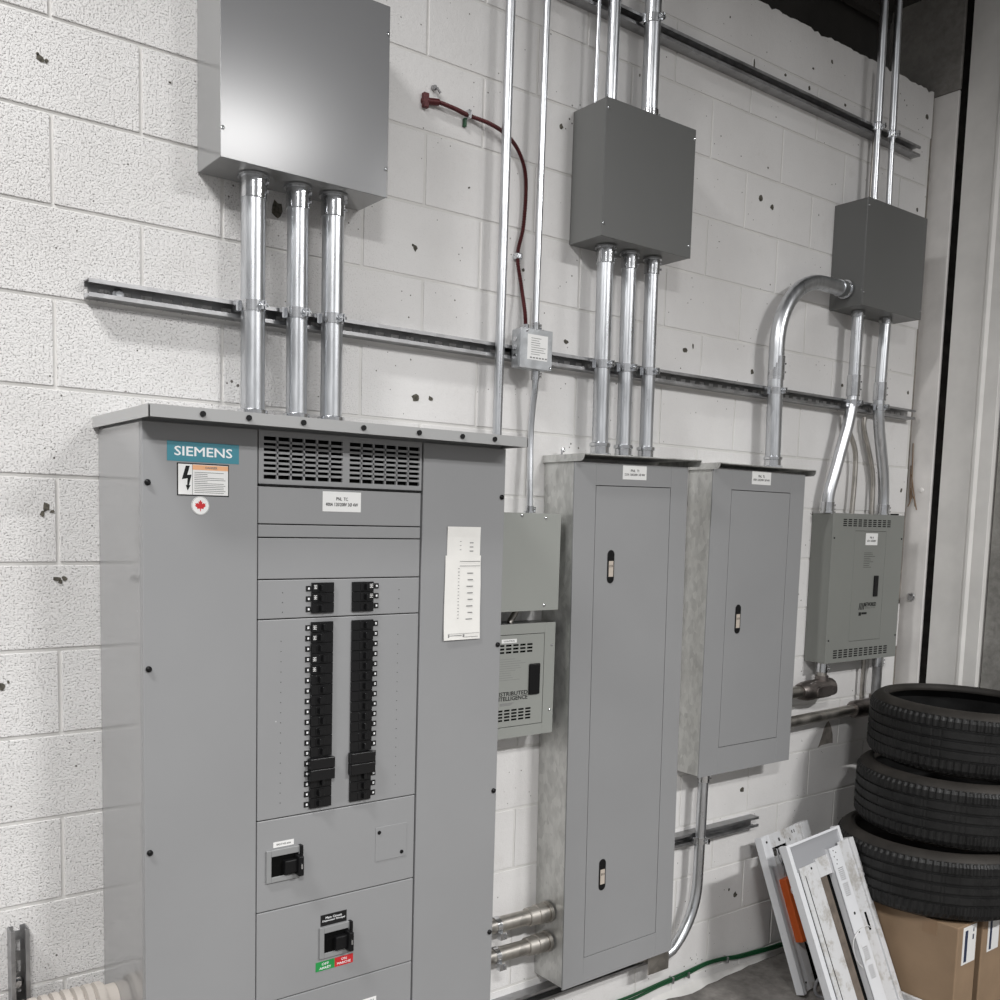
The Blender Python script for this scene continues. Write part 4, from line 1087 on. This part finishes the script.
for (a, b_) in ((.262, -.080), (.275, -.090), (.258, -.103), (.27, -.118), (.262, -.132)): m.cyl((a, -.0424, b_), (a, -.0420, b_), .0028, 8)
m.cyl((.277, -.0426, -.330), (.277, -.042, -.330), .006, 12).cyl((.114, -.0306, -.112), (.114, -.030, -.112), .005, 12).cyl((.270, -.0426, -.40), (.270, -.042, -.40), .005, 8)
obj('slot', m, M['ink'], t, xf=X)
m = MB().box(0.312, 0.385, -.038, -.032, -L, -.058).box(0.385, 0.405, -.046, -.020, -L, -.058).box(0.405, 0.421, -.040, 0, -L, -.060)
obj('right_plate', m, M['fix'], t, bevel=0.0015, xf=X)
m = MB().box(0.343, 0.356, -.0386, -.038, -.415, -.345); obj('lamp_slot', m, M['void'], t, xf=X)
P = smooth_path([(.350, -.040, -.405), (.31, -.055, -.388), (.255, -.050, -.395), (.222, -.035, -.43), (.222, -.03, -.50), (.255, -.040, -.555)], 8)
obj('wire_loop', MB().tube(P, .0016, 8), M['whitewire'], t, xf=X)
P = smooth_path([(2.60, -0.36, -2.892), (2.58, -0.385, -2.80), (2.54, -0.36, -2.78), (2.50, -0.32, -2.84), (2.50, -0.33, -2.893), (2.57, -0.40, -2.893), (2.66, -0.46, -2.893)], 8)
tag(obj('loose_cord', MB().tube(P, .006, 10), M['wire']), 'loop of grey cord on the floor between the two light fixtures', 'cord')

# ------------------------------------------------------------------ light: high-bay lamps of the hall, grey surroundings with bands added for metal reflections
def lamp(x, y, z, p, sx=1.2, sy=0.3, rot=0, col=(1, 0.992, 0.985), spread=158):
    l = bpy.data.lights.new('high_bay_lamp', 'AREA'); l.shape = 'RECTANGLE'; l.size = sx; l.size_y = sy; l.energy = p; l.color = col; l.spread = math.radians(spread)
    o = bpy.data.objects.new('high_bay_lamp', l); COL.objects.link(o); o.location = up((x, y, z)); o.rotation_euler = (0, 0, rot)
    return o
lamp(-2.0, -1.20, 1.9, 135, 1.2, 0.25, spread=165)
lamp(-2.3, -5.3, 2.2, 330, 1.2, 0.3)
lamp(2.65, -6.0, 2.1, 400, 1.2, 0.3)
lamp(5.0, -6.2, 2.1, 190, 1.2, 0.3)

wd = bpy.data.worlds.new('hall'); S.world = wd; wd.use_nodes = True
nt = wd.node_tree; bg = nt.nodes['Background']
tc = nt.nodes.new('ShaderNodeTexCoord'); sp = nt.nodes.new('ShaderNodeSeparateXYZ'); nt.links.new(tc.outputs['Generated'], sp.inputs[0])
n = nt.nodes.new('ShaderNodeTexNoise'); n.inputs['Scale'].default_value = 3.0; n.inputs['Detail'].default_value = 3; mpw = nt.nodes.new('ShaderNodeMapping'); mpw.inputs['Scale'].default_value = (1.6, 1.6, 0.35); nt.links.new(tc.outputs['Generated'], mpw.inputs['Vector']); nt.links.new(mpw.outputs['Vector'], n.inputs['Vector'])
ad = nt.nodes.new('ShaderNodeMath'); ad.operation = 'MULTIPLY_ADD'; ad.inputs[1].default_value = 0.9
nt.links.new(n.outputs['Fac'], ad.inputs[0]); nt.links.new(sp.outputs['Z'], ad.inputs[2])
c = ramp(nt, ad.outputs[0], [(0.0, (0.20, 0.19, 0.18)), (0.35, (0.42, 0.42, 0.42)), (0.55, (0.62, 0.62, 0.63)), (0.80, (0.30, 0.30, 0.30)), (1.0, (0.12, 0.12, 0.12))])
nt.links.new(c, bg.inputs['Color']); bg.inputs['Strength'].default_value = 0.78

# ------------------------------------------------------------------ camera
cd = bpy.data.cameras.new('camera'); cam = bpy.data.objects.new('camera', cd); COL.objects.link(cam); S.camera = cam
a, b_, c_ = 0.630557, -0.098032, 0.02398
ca, sa, cb_, sb, cc, sc = math.cos(a), math.sin(a), math.cos(b_), math.sin(b_), math.cos(c_), math.sin(c_)
f = Vector((sa * cb_, ca * cb_, sb)); r = Vector((ca, -sa, 0)); u = r.cross(f)
r2 = r * cc + u * sc; u2 = -r * sc + u * cc
cam.matrix_world = Matrix(((r2.x, u2.x, -f.x, -0.80762), (r2.y, u2.y, -f.y, -2.40857), (r2.z, u2.z, -f.z, -1.09516 + H), (0, 0, 0, 1)))
cd.sensor_width = 36; cd.sensor_fit = 'HORIZONTAL'; cd.lens = 978.9 / 1000 * 36
cd.shift_x = (500 - 453.47) / 1000; cd.shift_y = (616.44 - 500) / 1000
cd.clip_start = 0.05; cd.clip_end = 100

vs_ = S.view_settings
vs_.view_transform = 'Standard'; vs_.look = 'None'; vs_.gamma = 1; vs_.exposure = 0.02; vs_.use_curve_mapping = False
